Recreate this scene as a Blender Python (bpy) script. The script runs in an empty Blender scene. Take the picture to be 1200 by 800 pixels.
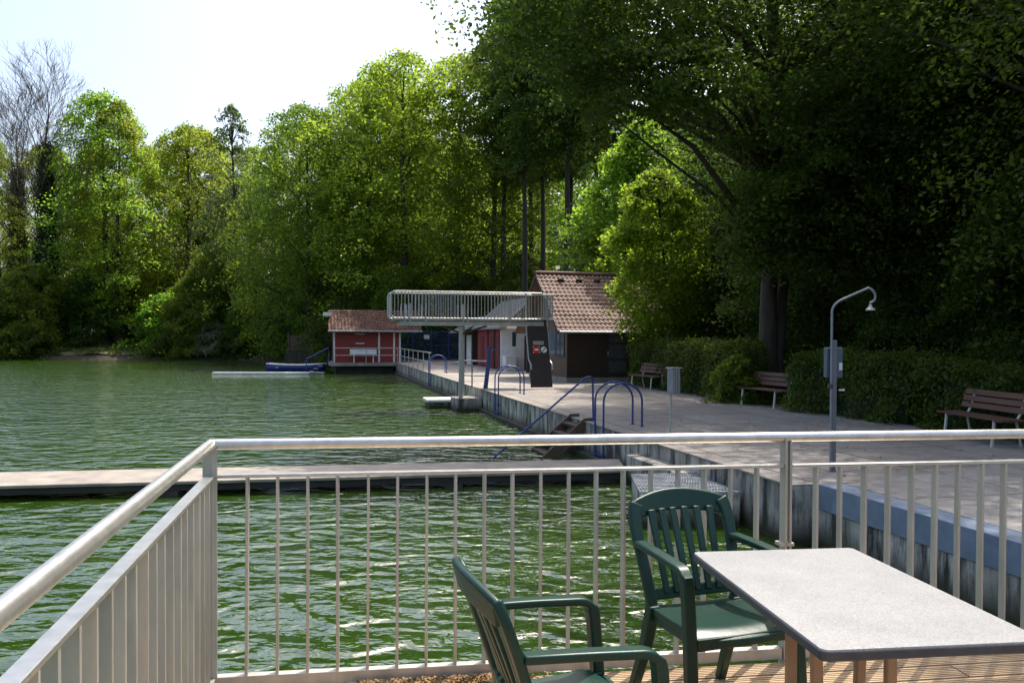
import bpy, bmesh, math, random
import numpy as np
from mathutils import Vector, Matrix
R = math.radians
scene = bpy.context.scene
col = scene.collection

# ------------------------------------------------------------------ camera
cam_d = bpy.data.cameras.new('camera'); cam = bpy.data.objects.new('camera', cam_d); col.objects.link(cam)
cam_d.sensor_width = 36; cam_d.lens = 30.0; cam_d.shift_y = 10 / 1200
cam_d.clip_start = .05; cam_d.clip_end = 2000
cam.matrix_world = (Matrix.Translation((0, 0, 1.54)) @ Matrix.Rotation(R(90) - math.atan(.016), 4, 'X') @ Matrix.Rotation(R(.26), 4, 'Z'))
scene.camera = cam

# ------------------------------------------------------------------ light
SUN_EL, SUN_AZ = 60.0, 36.0          # azimuth measured from +Y (view direction) towards +X
world = bpy.data.worlds.new('World'); scene.world = world; world.use_nodes = True
wn = world.node_tree.nodes; wl = world.node_tree.links
sky = wn.new('ShaderNodeTexSky'); sky.sky_type = 'NISHITA'; sky.sun_disc = False
sky.sun_elevation = R(SUN_EL); sky.sun_rotation = R(SUN_AZ)
sky.air_density = 1.0; sky.dust_density = 5.0; sky.ozone_density = 1.0
wl.new(sky.outputs[0], wn['Background'].inputs[0]); wn['Background'].inputs[1].default_value = .15
sd = bpy.data.lights.new('sun', 'SUN'); sun = bpy.data.objects.new('sun', sd); col.objects.link(sun)
sd.energy = 2.7; sd.angle = R(.53); sd.color = (1, .95, .86)
_e, _a = R(SUN_EL), R(SUN_AZ)
SUNV = Vector((math.sin(_a) * math.cos(_e), math.cos(_a) * math.cos(_e), math.sin(_e)))
sun.rotation_euler = SUNV.to_track_quat('Z', 'Y').to_euler()
vs = scene.view_settings
vs.view_transform = 'Standard'; vs.look = 'None'; vs.gamma = 1; vs.use_curve_mapping = False; vs.exposure = 1.1
scene.render.engine = 'CYCLES'
cy = scene.cycles
cy.max_bounces = 8; cy.diffuse_bounces = 6; cy.transmission_bounces = 4; cy.transparent_max_bounces = 8
cy.caustics_reflective = False; cy.caustics_refractive = False
cy.use_denoising = True

# ------------------------------------------------------------------ helpers
def tag(o, label=None, cat=None, group=None, kind=None):
    if label: o['label'] = label
    if cat: o['category'] = cat
    if group: o['group'] = group
    if kind: o['kind'] = kind
    return o

def empty(name, loc=(0, 0, 0), rz=0, label=None, cat=None, group=None):
    o = bpy.data.objects.new(name, None); col.objects.link(o)
    o.empty_display_size = .2
    o.location = loc; o.rotation_euler = (0, 0, rz)
    return tag(o, label, cat, group)

def copy_tree(o, parent=None):
    c = o.copy(); col.objects.link(c)
    if parent is not None: c.parent = parent
    for ch in list(o.children): copy_tree(ch, c)
    return c

def link_mesh(name, verts, faces, m, parent=None, smooth=None):
    me = bpy.data.meshes.new(name); me.from_pydata([tuple(v) for v in verts], [], faces); me.update()
    bm = bmesh.new(); bm.from_mesh(me); bmesh.ops.recalc_face_normals(bm, faces=bm.faces); bm.to_mesh(me); bm.free()
    if smooth is not None:
        for p in me.polygons: p.use_smooth = True
        me.set_sharp_from_angle(angle=R(smooth))
    o = bpy.data.objects.new(name, me); col.objects.link(o)
    if m: me.materials.append(m)
    if parent is not None: o.parent = parent
    return o

class MB:
    def __init__(s): s.v = []; s.f = []
    def add(s, vs_, fs):
        n = len(s.v); s.v += [Vector(p) for p in vs_]; s.f += [tuple(i + n for i in f) for f in fs]; return s
    def box(s, a, b, xf=None):
        x0, y0, z0 = a; x1, y1, z1 = b
        p = [(x0,y0,z0),(x1,y0,z0),(x1,y1,z0),(x0,y1,z0),(x0,y0,z1),(x1,y0,z1),(x1,y1,z1),(x0,y1,z1)]
        if xf: p = [xf(*q) for q in p]
        return s.add(p, [(3,2,1,0),(4,5,6,7),(0,1,5,4),(1,2,6,5),(2,3,7,6),(3,0,4,7)])
    def prism(s, poly, off):
        """closed polygon (3-D points) extruded by off"""
        n = len(poly); P = [Vector(p) for p in poly]; Q = [p + Vector(off) for p in P]
        return s.add(P + Q, [tuple(range(n))[::-1], tuple(range(n, 2*n))] + [(i, (i+1) % n, (i+1) % n + n, i + n) for i in range(n)])
    def tube(s, pts, r, n=10, cap=True):
        pts = [Vector(p) for p in pts]; m = len(pts)
        rs = r if isinstance(r, (list, tuple)) else [r] * m
        t0 = (pts[1] - pts[0]).normalized()
        ref = Vector((0, 0, 1)) if abs(t0.z) < .9 else Vector((1, 0, 0))
        a = t0.cross(ref).normalized(); V = []
        for i, p in enumerate(pts):
            t = (pts[min(i+1, m-1)] - pts[max(i-1, 0)]).normalized()
            a = (a - t * a.dot(t)).normalized(); b = t.cross(a)
            for k in range(n):
                w = 2 * math.pi * k / n
                V.append(p + (a * math.cos(w) + b * math.sin(w)) * rs[i])
        Fs = [(i*n+k, i*n+(k+1) % n, (i+1)*n+(k+1) % n, (i+1)*n+k) for i in range(m-1) for k in range(n)]
        if cap: Fs += [tuple(range(n))[::-1], tuple(range((m-1)*n, m*n))]
        return s.add(V, Fs)
    def sweep(s, pts, side, w, t):
        """rectangular bar along pts: width w along side, thickness t across"""
        pts = [Vector(p) for p in pts]; m = len(pts); V = []
        sides = side if isinstance(side, list) else [Vector(side)] * m
        ws = w if isinstance(w, list) else [w] * m; ts = t if isinstance(t, list) else [t] * m
        for i, p in enumerate(pts):
            T = (pts[min(i+1, m-1)] - pts[max(i-1, 0)]).normalized()
            S = Vector(sides[i]); S = (S - T * S.dot(T)).normalized(); N = T.cross(S)
            for a, b in ((-1,-1),(1,-1),(1,1),(-1,1)): V.append(p + S * a * ws[i] / 2 + N * b * ts[i] / 2)
        Fs = [(i*4+k, i*4+(k+1) % 4, (i+1)*4+(k+1) % 4, (i+1)*4+k) for i in range(m-1) for k in range(4)]
        return s.add(V, Fs + [(3,2,1,0), tuple(range((m-1)*4, m*4))])
    def build(s, name, m, parent=None, bevel=0, seg=2, smooth=35):
        o = link_mesh(name, s.v, s.f, m, parent, smooth)
        if bevel:
            b = o.modifiers.new('bevel', 'BEVEL'); b.width = bevel; b.segments = seg; b.limit_method = 'ANGLE'; b.angle_limit = R(40)
        return o

def fillet(pts, r, n=6):
    """polyline with its inner corners rounded"""
    P = [Vector(p) for p in pts]; out = [P[0]]
    for i in range(1, len(P)-1):
        a = (P[i-1] - P[i]); b = (P[i+1] - P[i]); rr = min(r, a.length*.49, b.length*.49)
        p0 = P[i] + a.normalized()*rr; p1 = P[i] + b.normalized()*rr
        for k in range(n+1):
            u = k/n; out.append(p0*(1-u)**2 + P[i]*2*u*(1-u) + p1*u*u)
    out.append(P[-1]); return out

# promenade frame: s to the right (away from the water), t along the edge (away from the camera)
UX, UY, VX, VY = .9728, .2315, -.2315, .9728
YAW = math.atan2(UY, UX)
def Fm(s, t, z=0): return Vector((1.32 + s*UX + t*VX, 18.9 + s*UY + t*VY, z))
ZP, ZW = -.23, -.96                   # promenade and water level (terrace deck is 0)

# ------------------------------------------------------------------ materials
def newmat(name):
    m = bpy.data.materials.new(name); m.use_nodes = True
    nt = m.node_tree; return m, nt.nodes, nt.links, nt.nodes['Principled BSDF']

def noise(n, l, scale, stretch=(1,1,1), detail=5, rough=.6, coord='Object', dist=0):
    tc = n.new('ShaderNodeTexCoord'); mp = n.new('ShaderNodeMapping'); mp.inputs['Scale'].default_value = stretch
    nz = n.new('ShaderNodeTexNoise'); nz.inputs['Scale'].default_value = scale
    nz.inputs['Detail'].default_value = detail; nz.inputs['Roughness'].default_value = rough; nz.inputs['Distortion'].default_value = dist
    l.new(tc.outputs[coord], mp.inputs[0]); l.new(mp.outputs[0], nz.inputs['Vector'])
    return nz

def ramp(n, l, src, stops):
    r = n.new('ShaderNodeValToRGB'); e = r.color_ramp.elements
    while len(e) < len(stops): e.new(.5)
    for i, (p, c) in enumerate(stops):
        e[i].position = p; e[i].color = (c[0], c[1], c[2], 1)
    l.new(src, r.inputs[0]); return r

def mixc(n, l, fac, a, b, mode='MIX'):
    m = n.new('ShaderNodeMix'); m.data_type = 'RGBA'; m.blend_type = mode
    for sock, v in ((m.inputs[0], fac), (m.inputs[6], a), (m.inputs[7], b)):
        if hasattr(v, 'is_output'): l.new(v, sock)
        elif isinstance(v, (int, float)): sock.default_value = v
        else: sock.default_value = (v[0], v[1], v[2], 1)
    return m.outputs[2]

def pmat(name, c1, c2=None, scale=4, rough=.7, metal=0, bump=0, stretch=(1,1,1), lo=.35, hi=.65, bscale=None, rvar=0, spec=.5, dist=0):
    m, n, l, b = newmat(name)
    c2 = c2 or tuple(x*.75 for x in c1)
    nz = noise(n, l, scale, stretch, dist=dist)
    rp = ramp(n, l, nz.outputs['Fac'], [(lo, c1), (hi, c2)])
    l.new(rp.outputs[0], b.inputs['Base Color'])
    b.inputs['Roughness'].default_value = rough; b.inputs['Metallic'].default_value = metal
    b.inputs['Specular IOR Level'].default_value = spec
    if rvar:
        mr = n.new('ShaderNodeMapRange'); mr.inputs[3].default_value = rough - rvar; mr.inputs[4].default_value = rough + rvar
        nb = noise(n, l, scale*2.3, stretch); l.new(nb.outputs['Fac'], mr.inputs[0]); l.new(mr.outputs[0], b.inputs['Roughness'])
    if bump:
        n2 = noise(n, l, bscale or scale*3, stretch); bp = n.new('ShaderNodeBump'); bp.inputs['Strength'].default_value = bump
        bp.inputs['Distance'].default_value = .02; l.new(n2.outputs['Fac'], bp.inputs['Height']); l.new(bp.outputs[0], b.inputs['Normal'])
    return m

def leafmat(name, c1, c2, c3, trans=.42):
    m, n, l, b = newmat(name)
    g = n.new('ShaderNodeNewGeometry'); oi = n.new('ShaderNodeObjectInfo')
    rp = ramp(n, l, g.outputs['Random Per Island'], [(0, c1), (.55, c2), (1, c3)])
    hs = n.new('ShaderNodeHueSaturation')
    mr = n.new('ShaderNodeMapRange'); mr.inputs[3].default_value = .482; mr.inputs[4].default_value = .516
    l.new(oi.outputs['Random'], mr.inputs[0]); l.new(mr.outputs[0], hs.inputs['Hue'])
    nz = noise(n, l, .35, coord='Object', detail=2)
    mv = n.new('ShaderNodeMapRange'); mv.inputs[1].default_value = .3; mv.inputs[2].default_value = .7; mv.inputs[3].default_value = .8; mv.inputs[4].default_value = 1.2
    l.new(nz.outputs['Fac'], mv.inputs[0]); l.new(mv.outputs[0], hs.inputs['Value']); l.new(rp.outputs[0], hs.inputs['Color'])
    b.inputs['Roughness'].default_value = .5; b.inputs['Specular IOR Level'].default_value = .3
    l.new(hs.outputs[0], b.inputs['Base Color'])
    tr = n.new('ShaderNodeBsdfTranslucent'); br = n.new('ShaderNodeHueSaturation'); br.inputs['Value'].default_value = 2.5; br.inputs['Hue'].default_value = .502
    l.new(hs.outputs[0], br.inputs['Color']); l.new(br.outputs[0], tr.inputs[0])
    mx = n.new('ShaderNodeMixShader'); mx.inputs[0].default_value = trans
    l.new(b.outputs[0], mx.inputs[1]); l.new(tr.outputs[0], mx.inputs[2]); l.new(mx.outputs[0], n['Material Output'].inputs[0])
    return m

M = {}
M['steel'] = pmat('galvanised_steel', (.62,.61,.58), (.5,.49,.47), 18, .36, .85, .04, rvar=.08)
M['steel_flat'] = pmat('galvanised_flat_bar', (.52,.49,.44), (.40,.38,.34), 9, .5, .55, .05, stretch=(1,1,.3), rvar=.08)
M['steel_far'] = pmat('galvanised_pipe', (.47,.47,.455), (.36,.36,.35), 6, .45, .5)
M['blue'] = pmat('blue_gloss_paint', (.018,.045,.19), (.03,.06,.22), 9, .35, 0, rvar=.1)
M['blue_dull'] = pmat('blue_fence_paint', (.02,.05,.15), (.015,.035,.10), 3, .5)
M['red'] = pmat('red_board_paint', (.30,.035,.03), (.22,.028,.024), 2.5, .65, 0, .2, stretch=(1,1,6))
M['reddk'] = pmat('dark_red_paint', (.17,.018,.020), (.12,.014,.016), 2.5, .6)
M['white'] = pmat('white_paint', (.80,.79,.76), (.68,.67,.64), 3, .55)
M['brownwood'] = pmat('dark_brown_boards', (.022,.012,.008), (.035,.02,.013), 2, .7, 0, .3, stretch=(14,14,.5))
M['midwood'] = pmat('brown_boards', (.12,.075,.045), (.08,.05,.03), 2, .7, 0, .3, stretch=(14,14,.5))
M['panel'] = pmat('brown_panel', (.028,.02,.018), (.038,.027,.023), 5, .55)
M['tanmetal'] = pmat('tan_table_leg', (.36,.22,.13), (.28,.17,.10), 6, .45, .1, rvar=.08)
M['edge'] = pmat('dark_edge_band', (.030,.034,.045), (.045,.05,.062), 20, .45)
M['chair'] = pmat('green_plastic', (.004,.028,.019), (.006,.037,.025), 5, .38, 0, .04, bscale=60, rvar=.07, spec=.32)
M['benchwood'] = pmat('red_brown_slats', (.13,.055,.034), (.08,.035,.023), 3, .6, 0, .2, stretch=(.4,6,6))
M['benchleg'] = pmat('pale_bench_metal', (.55,.54,.5), (.45,.44,.41), 5, .5, .2)
M['bin'] = pmat('grey_bin_sheet', (.27,.29,.31), (.20,.22,.24), 5, .5, .5)
M['postgrey'] = pmat('dull_grey_post', (.17,.18,.20), (.13,.14,.155), 5, .5, .3)
M['cabinet'] = pmat('blue_grey_cabinet', (.10,.13,.18), (.08,.105,.15), 5, .5)
M['glass'] = pmat('window_glass', (.17,.21,.26), (.12,.15,.19), 3, .06, 0, spec=.9)  # pale blue-grey base stands in for sky reflection and curtains
M['frost'] = pmat('dim_door_glass', (.07,.08,.09), (.055,.065,.075), 3, .25, 0, spec=.6)
M['shingle'] = pmat('grey_shingle', (.20,.19,.18), (.13,.125,.12), 2.5, .85, 0, .4, bscale=16)
M['bark'] = pmat('bark', (.055,.045,.035), (.032,.027,.021), 3, .9, 0, .8, stretch=(3,3,.5), bscale=9)
M['barkpale'] = pmat('pale_bark', (.17,.15,.12), (.10,.09,.07), 2, .9, 0, .6, stretch=(3,3,.5), bscale=9)
M['barkbrown'] = pmat('brown_bark', (.075,.06,.045), (.035,.028,.022), 2.2, .9, 0, .9, stretch=(4,4,.45), bscale=7)
M['twig'] = pmat('grey_twig', (.095,.065,.042), (.06,.042,.028), 2, .9)
M['boatblue'] = pmat('blue_hull', (.012,.03,.18), (.02,.045,.22), 3, .4)
M['float'] = pmat('white_float', (.78,.78,.76), (.66,.66,.64), 3, .5)
M['soil'] = pmat('forest_soil', (.035,.026,.018), (.06,.045,.028), 1.2, .95, 0, .6, bscale=5)
M['path'] = pmat('pale_path', (.30,.24,.18), (.22,.18,.13), 1.5, .95, 0, .3)
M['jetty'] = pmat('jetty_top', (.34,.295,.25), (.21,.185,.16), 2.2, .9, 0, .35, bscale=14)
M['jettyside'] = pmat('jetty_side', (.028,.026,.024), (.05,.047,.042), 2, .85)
M['litter'] = pmat('dry_catkins', (.30,.17,.07), (.42,.27,.12), 30, .9)
M['grille'] = pmat('grating_steel', (.42,.43,.45), (.33,.34,.36), 7, .5, .5)
M['bluekerb'] = pmat('pale_blue_kerb_paint', (.19,.235,.31), (.10,.13,.18), 2.6, .75, 0, .3, lo=.38, hi=.78, dist=.6)
M['signred'] = pmat('sign_red', (.55,.02,.025), (.5,.02,.02), 4, .5)
M['signgrey'] = pmat('sign_grey', (.33,.33,.32), (.26,.26,.25), 60, .5)
M['signdark'] = pmat('sign_dark', (.03,.035,.05), (.05,.055,.07), 20, .5)
M['plywood'] = pmat('plywood', (.36,.2,.1), (.28,.15,.08), 3, .7)

def concrete_wall():
    m, n, l, b = newmat('stained_concrete')
    st = noise(n, l, 1.5, (2.2, 2.2, .40), 8, .72, dist=.25); bl = noise(n, l, .9, (1,1,1), 4)
    pale = ramp(n, l, bl.outputs['Fac'], [(.35, (.28,.26,.22)), (.65, (.50,.475,.42))])
    mask = ramp(n, l, st.outputs['Fac'], [(.40, (0,0,0)), (.54, (1,1,1))])
    c = mixc(n, l, mask.outputs[0], (.035,.033,.03), pale.outputs[0])
    # algae line near the water
    g = n.new('ShaderNodeNewGeometry'); sp = n.new('ShaderNodeSeparateXYZ'); l.new(g.outputs['Position'], sp.inputs[0])
    mr = n.new('ShaderNodeMapRange'); mr.inputs[1].default_value = ZW+.05; mr.inputs[2].default_value = ZW+.33; mr.inputs[3].default_value = 1; mr.inputs[4].default_value = 0
    l.new(sp.outputs[2], mr.inputs[0])
    l.new(mixc(n, l, mr.outputs[0], c, (.035,.033,.016)), b.inputs['Base Color'])
    b.inputs['Roughness'].default_value = .9
    nb = noise(n, l, 12); bp = n.new('ShaderNodeBump'); bp.inputs['Strength'].default_value = .5; bp.inputs['Distance'].default_value = .02
    l.new(nb.outputs['Fac'], bp.inputs['Height']); l.new(bp.outputs[0], b.inputs['Normal'])
    return m
M['wall'] = concrete_wall()

def pavement(name, c1, c2, joint):
    m, n, l, b = newmat(name)
    tc = n.new('ShaderNodeTexCoord'); mp = n.new('ShaderNodeMapping'); mp.inputs['Rotation'].default_value = (0,0,-YAW)
    l.new(tc.outputs['Object'], mp.inputs[0])
    br = n.new('ShaderNodeTexBrick'); br.offset = 0; br.inputs['Scale'].default_value = 1
    br.inputs['Brick Width'].default_value = 2.0; br.inputs['Row Height'].default_value = 2.0; br.inputs['Mortar Size'].default_value = .018
    br.inputs['Mortar Smooth'].default_value = .2
    br.inputs['Color1'].default_value = (1,1,1,1); br.inputs['Color2'].default_value = (.86,.86,.86,1); br.inputs['Mortar'].default_value = joint + (1,)
    l.new(mp.outputs[0], br.inputs['Vector'])
    nz = noise(n, l, .8, detail=8, rough=.7); rp = ramp(n, l, nz.outputs['Fac'], [(.3, c1), (.7, c2)])
    n3 = noise(n, l, 30, detail=3); r3 = ramp(n, l, n3.outputs['Fac'], [(.3, (.8,.8,.8)), (.7, (1.1,1.1,1.1))])
    c = mixc(n, l, 1.0, rp.outputs[0], br.outputs[0], 'MULTIPLY'); c = mixc(n, l, 1.0, c, r3.outputs[0], 'MULTIPLY')
    n4 = noise(n, l, 2.6, detail=6, rough=.75, dist=1.2); r4 = ramp(n, l, n4.outputs['Fac'], [(.52,(1,1,1)),(.63,(.62,.6,.57))]); c = mixc(n, l, .8, c, r4.outputs[0], 'MULTIPLY')
    n5 = noise(n, l, .55, detail=10, rough=.8, dist=2.5); r5 = ramp(n, l, n5.outputs['Fac'], [(.493,(1,1,1)),(.5,(.45,.43,.4))]); r5.color_ramp.elements.new(.507).color = (1,1,1,1); c = mixc(n, l, .6, c, r5.outputs[0], 'MULTIPLY')
    l.new(c, b.inputs['Base Color']); b.inputs['Roughness'].default_value = .88
    bp = n.new('ShaderNodeBump'); bp.inputs['Strength'].default_value = .25; bp.inputs['Distance'].default_value = .01
    l.new(n3.outputs['Fac'], bp.inputs['Height']); l.new(bp.outputs[0], b.inputs['Normal'])
    return m
M['pave'] = pavement('promenade_concrete', (.40,.355,.31), (.24,.215,.19), (.28,.26,.24))
M['slab'] = pavement('pale_slab', (.40,.37,.335), (.30,.275,.25), (.5,.48,.45))

def deckwood():
    m, n, l, b = newmat('larch_boards')
    st = noise(n, l, 3, (.35, 14, 1), 6, .65); rp = ramp(n, l, st.outputs['Fac'], [(.3, (.34,.22,.12)), (.5,(.46,.33,.20)), (.7, (.54,.42,.28))])
    g = n.new('ShaderNodeNewGeometry'); v = ramp(n, l, g.outputs['Random Per Island'], [(0,(.8,.78,.75)),(1,(1.1,1.08,1.05))])
    l.new(mixc(n, l, 1, rp.outputs[0], v.outputs[0], 'MULTIPLY'), b.inputs['Base Color']); b.inputs['Roughness'].default_value = .75
    return m
M['deck'] = deckwood()

def tablemat():
    m, n, l, b = newmat('speckled_table_top')
    nz = noise(n, l, 220, detail=2); rp = ramp(n, l, nz.outputs['Fac'], [(.35,(.23,.229,.227)),(.5,(.30,.298,.292)),(.65,(.37,.366,.358))])
    n2 = noise(n, l, 5, detail=4); r2 = ramp(n, l, n2.outputs['Fac'], [(.3,(.84,.845,.86)),(.7,(1.04,1.03,1.02))])
    l.new(mixc(n, l, 1, rp.outputs[0], r2.outputs[0], 'MULTIPLY'), b.inputs['Base Color']); b.inputs['Roughness'].default_value = .42
    bp = n.new('ShaderNodeBump'); bp.inputs['Strength'].default_value = .12; bp.inputs['Distance'].default_value = .002
    l.new(nz.outputs['Fac'], bp.inputs['Height']); l.new(bp.outputs[0], b.inputs['Normal'])
    return m
M['table'] = tablemat()

def tilemat(name, c1, c2, c3):
    m, n, l, b = newmat(name)
    nz = noise(n, l, 3.2, detail=3); rp = ramp(n, l, nz.outputs['Fac'], [(.3,c1),(.5,c2),(.7,c3)])
    n2 = noise(n, l, 1.0, detail=6); r2 = ramp(n, l, n2.outputs['Fac'], [(.4,(1,1,1)),(.7,(.55,.52,.5))])
    l.new(mixc(n, l, 1, rp.outputs[0], r2.outputs[0], 'MULTIPLY'), b.inputs['Base Color']); b.inputs['Roughness'].default_value = .7
    return m
M['tile'] = tilemat('clay_tile', (.125,.062,.042), (.18,.097,.068), (.235,.15,.11))
M['tilered'] = tilemat('old_red_tile', (.135,.058,.038), (.16,.075,.05), (.19,.11,.078))

def watermat():
    m, n, l, b = newmat('lake_water')
    nz = noise(n, l, .06, detail=3); rp = ramp(n, l, nz.outputs['Fac'], [(.35,(.021,.050,.004)),(.65,(.031,.068,.006))])
    l.new(rp.outputs[0], b.inputs['Base Color'])
    b.inputs['Roughness'].default_value = .04; b.inputs['IOR'].default_value = 2.1; b.inputs['Specular IOR Level'].default_value = .5
    a = noise(n, l, 2.1, (.85, 1.2, 1), 1.4, .5, dist=.6); c = noise(n, l, 6.5, (.9, 1.25, 1), 2.0, .5, dist=.5); d = noise(n, l, .5, (.8,1.3,1), 2)
    ad = n.new('ShaderNodeMath'); ad.operation = 'MULTIPLY_ADD'; ad.inputs[1].default_value = .25
    l.new(c.outputs['Fac'], ad.inputs[0]); l.new(a.outputs['Fac'], ad.inputs[2])
    ad2 = n.new('ShaderNodeMath'); ad2.operation = 'MULTIPLY_ADD'; ad2.inputs[1].default_value = 1.0
    l.new(d.outputs['Fac'], ad2.inputs[0]); l.new(ad.outputs[0], ad2.inputs[2])
    bp = n.new('ShaderNodeBump'); bp.inputs['Strength'].default_value = 1.0; bp.inputs['Distance'].default_value = .14
    l.new(ad2.outputs[0], bp.inputs['Height']); l.new(bp.outputs[0], b.inputs['Normal'])
    return m
M['water'] = watermat()

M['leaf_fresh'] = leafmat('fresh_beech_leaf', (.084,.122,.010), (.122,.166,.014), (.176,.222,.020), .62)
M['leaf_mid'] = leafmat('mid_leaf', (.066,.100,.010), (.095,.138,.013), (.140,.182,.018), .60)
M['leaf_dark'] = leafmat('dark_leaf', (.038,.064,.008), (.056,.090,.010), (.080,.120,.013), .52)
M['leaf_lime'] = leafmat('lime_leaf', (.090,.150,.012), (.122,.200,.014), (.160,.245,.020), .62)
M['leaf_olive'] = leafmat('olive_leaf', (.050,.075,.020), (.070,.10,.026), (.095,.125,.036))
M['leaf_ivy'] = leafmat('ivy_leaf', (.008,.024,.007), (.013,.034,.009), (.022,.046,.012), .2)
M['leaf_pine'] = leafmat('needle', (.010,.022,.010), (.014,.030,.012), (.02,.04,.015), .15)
M['leaf_pale'] = leafmat('pale_blossom_leaf', (.09,.12,.05), (.17,.19,.12), (.07,.11,.03), .35)
M['grass'] = leafmat('grass_blade', (.06,.09,.02), (.10,.13,.03), (.17,.17,.06), .3)

# ------------------------------------------------------------------ ground, water, promenade, jetty
def shore_y(X):
    pts = [(-300,80),(-60,83),(-46,85),(-38,86),(-28,84),(-20,78),(-13,70),(-8,64),(-6,60)]
    if X <= pts[0][0]: return pts[0][1]
    for (a, b), (c, d) in zip(pts, pts[1:]):
        if X <= c: return b + (d-b)*(X-a)/(c-a)
    return 60
def ground_z(X, Y):
    dx, dy = X - 1.32, Y - 18.9; s = dx*UX + dy*UY - 1.6
    dfar = Y - shore_y(X); wob = .8*math.sin(X*.13)+.6*math.sin(X*.31+1)
    d = max(dfar + wob*.6, s)
    if d < 0: return ZW + max(d*.35, -2.2)
    if s > dfar:
        if s < 5.0: return -.62
        return min(-.62 + (s-5.0)*1.2, -.12) + max(0, s-6.4)*.16 + .1*math.sin(X*.7)*math.sin(Y*.5)
    return ZW + min(d*.35, .65) + max(0, d-10)*.07 + .1*math.sin(X*.7)*math.sin(Y*.5)*min(1, d*.3)
gv, gf = [], []
xs = list(np.arange(-260, -60, 8)) + list(np.arange(-60, 40, 1.0)) + list(np.arange(40, 261, 8))
ys = list(np.arange(-80, 10, 6)) + list(np.arange(10, 110, 1.0)) + list(np.arange(110, 420, 12))
for y in ys:
    for x in xs: gv.append((x, y, ground_z(x, y)))
nx = len(xs)
for j in range(len(ys)-1):
    for i in range(nx-1): gf.append((j*nx+i, j*nx+i+1, (j+1)*nx+i+1, (j+1)*nx+i))
tag(link_mesh('ground', gv, gf, M['soil'], smooth=60), kind='structure')
tag(link_mesh('water', [(-260,-80,ZW),(9,-80,ZW),(9,100,ZW),(-260,100,ZW)], [(0,1,2,3)], M['water']), kind='structure')

# promenade slab: the edge wall faces the water
mb = MB(); poly = [Fm(.30,-30,-2.5), Fm(7.5,-30,-2.5), Fm(7.5,48,-2.5), Fm(0,48,-2.5), Fm(0,-8.9,-2.5), Fm(.30,-8.9,-2.5)]
mb.prism(poly, (0,0,2.5+ZP-.02)); tag(mb.build('promenade_edge_wall', M['wall'], smooth=20), kind='structure')
mb = MB(); mb.prism([Fm(-.03,-8.9,ZP-.02), Fm(7.5,-8.9,ZP-.02), Fm(7.5,50,ZP-.02), Fm(-.03,50,ZP-.02)], (0,0,.02))
mb.prism([Fm(.6,-30,ZP-.02), Fm(7.5,-30,ZP-.02), Fm(7.5,-8.902,ZP-.02), Fm(.6,-8.902,ZP-.02)], (0,0,.012))
tag(mb.build('promenade', M['pave']), kind='structure')
# small ledge along the foot of the wall
mb = MB(); mb.prism([Fm(-.14,-6,ZW-.5), Fm(0.002,-6,ZW-.5), Fm(0.002,39,ZW-.5), Fm(-.14,39,ZW-.5)], (0,0,.6)); tag(mb.build('wall_footing', M['wall']), kind='structure')
# pale slab with its blue painted edge, right of the terrace
mb = MB(); mb.prism([Fm(.602,-9.1,ZP-.01), Fm(5.2,-7.6,ZP-.01), Fm(6.4,-30,ZP-.01), Fm(.602,-30,ZP-.01)], (0,0,.035)); tag(mb.build('pale_slab', M['slab']), kind='structure')
mb = MB(); mb.prism([Fm(.275,-9.0,ZP-.28), Fm(.60,-9.0,ZP-.28), Fm(.60,-30,ZP-.28), Fm(.275,-30,ZP-.28)], (0,0,.302)); tag(mb.build('blue_kerb', M['bluekerb'], bevel=.008), kind='structure')

# jetty
JA, JB, JC, JD = (-16.5,11.02), (1.95,14.48), (2.0,15.8), (-16.9,12.42)
mb = MB(); mb.prism([(*JA,ZW+.19),(*JB,ZW+.19),(*JC,ZW+.19),(*JD,ZW+.19)], (0,0,.05)); 
jt = empty('jetty', (0,0,0), 0, 'long low concrete jetty crossing the water behind the railing', 'jetty')
mb.build('walkway', M['jetty'], jt, bevel=.01)
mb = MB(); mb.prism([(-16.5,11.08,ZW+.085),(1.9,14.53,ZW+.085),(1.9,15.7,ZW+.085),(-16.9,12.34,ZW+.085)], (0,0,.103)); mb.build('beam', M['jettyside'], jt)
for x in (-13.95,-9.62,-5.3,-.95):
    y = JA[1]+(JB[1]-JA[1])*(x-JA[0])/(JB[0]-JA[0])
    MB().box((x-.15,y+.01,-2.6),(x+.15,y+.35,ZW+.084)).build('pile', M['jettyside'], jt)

# grating landing between jetty and promenade
gl = empty('grating_landing', (0,0,0), 0, 'metal grating landing on a concrete block at the promenade wall', 'landing')
A = [(1.70,11.2),(3.02,11.25),(2.75,12.75),(1.78,12.62)]
mb = MB(); mb.prism([(x,y,-2.0) for x, y in A], (0,0,1.46)); mb.build('block', M['wall'], gl)
mb = MB()
for k in range(31):
    u = k/30; p = Vector((*A[0],0)).lerp(Vector((*A[1],0)), u); q = Vector((*A[3],0)).lerp(Vector((*A[2],0)), u)
    mb.sweep([(p.x,p.y,-.515),(q.x,q.y,-.515)], (1,0,0), .012, .03)
for k in range(14):
    u = k/13; p = Vector((*A[0],0)).lerp(Vector((*A[3],0)), u); q = Vector((*A[1],0)).lerp(Vector((*A[2],0)), u)
    mb.sweep([(p.x,p.y,-.507),(q.x,q.y,-.507)], (0,1,0), .03, .03)
mb.build('grating', M['grille'], gl)
# recessed concrete step in the edge
cs = MB(); cs.prism([Fm(-.35,-6.3,-1.6), Fm(.0,-6.3,-1.6), Fm(.0,-4.3,-1.6), Fm(-.35,-4.3,-1.6)], (0,0,1.12))
tag(cs.build('concrete_step', M['wall'], bevel=.015), 'low concrete step against the wall between blue ladder and grating', 'step')

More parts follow.
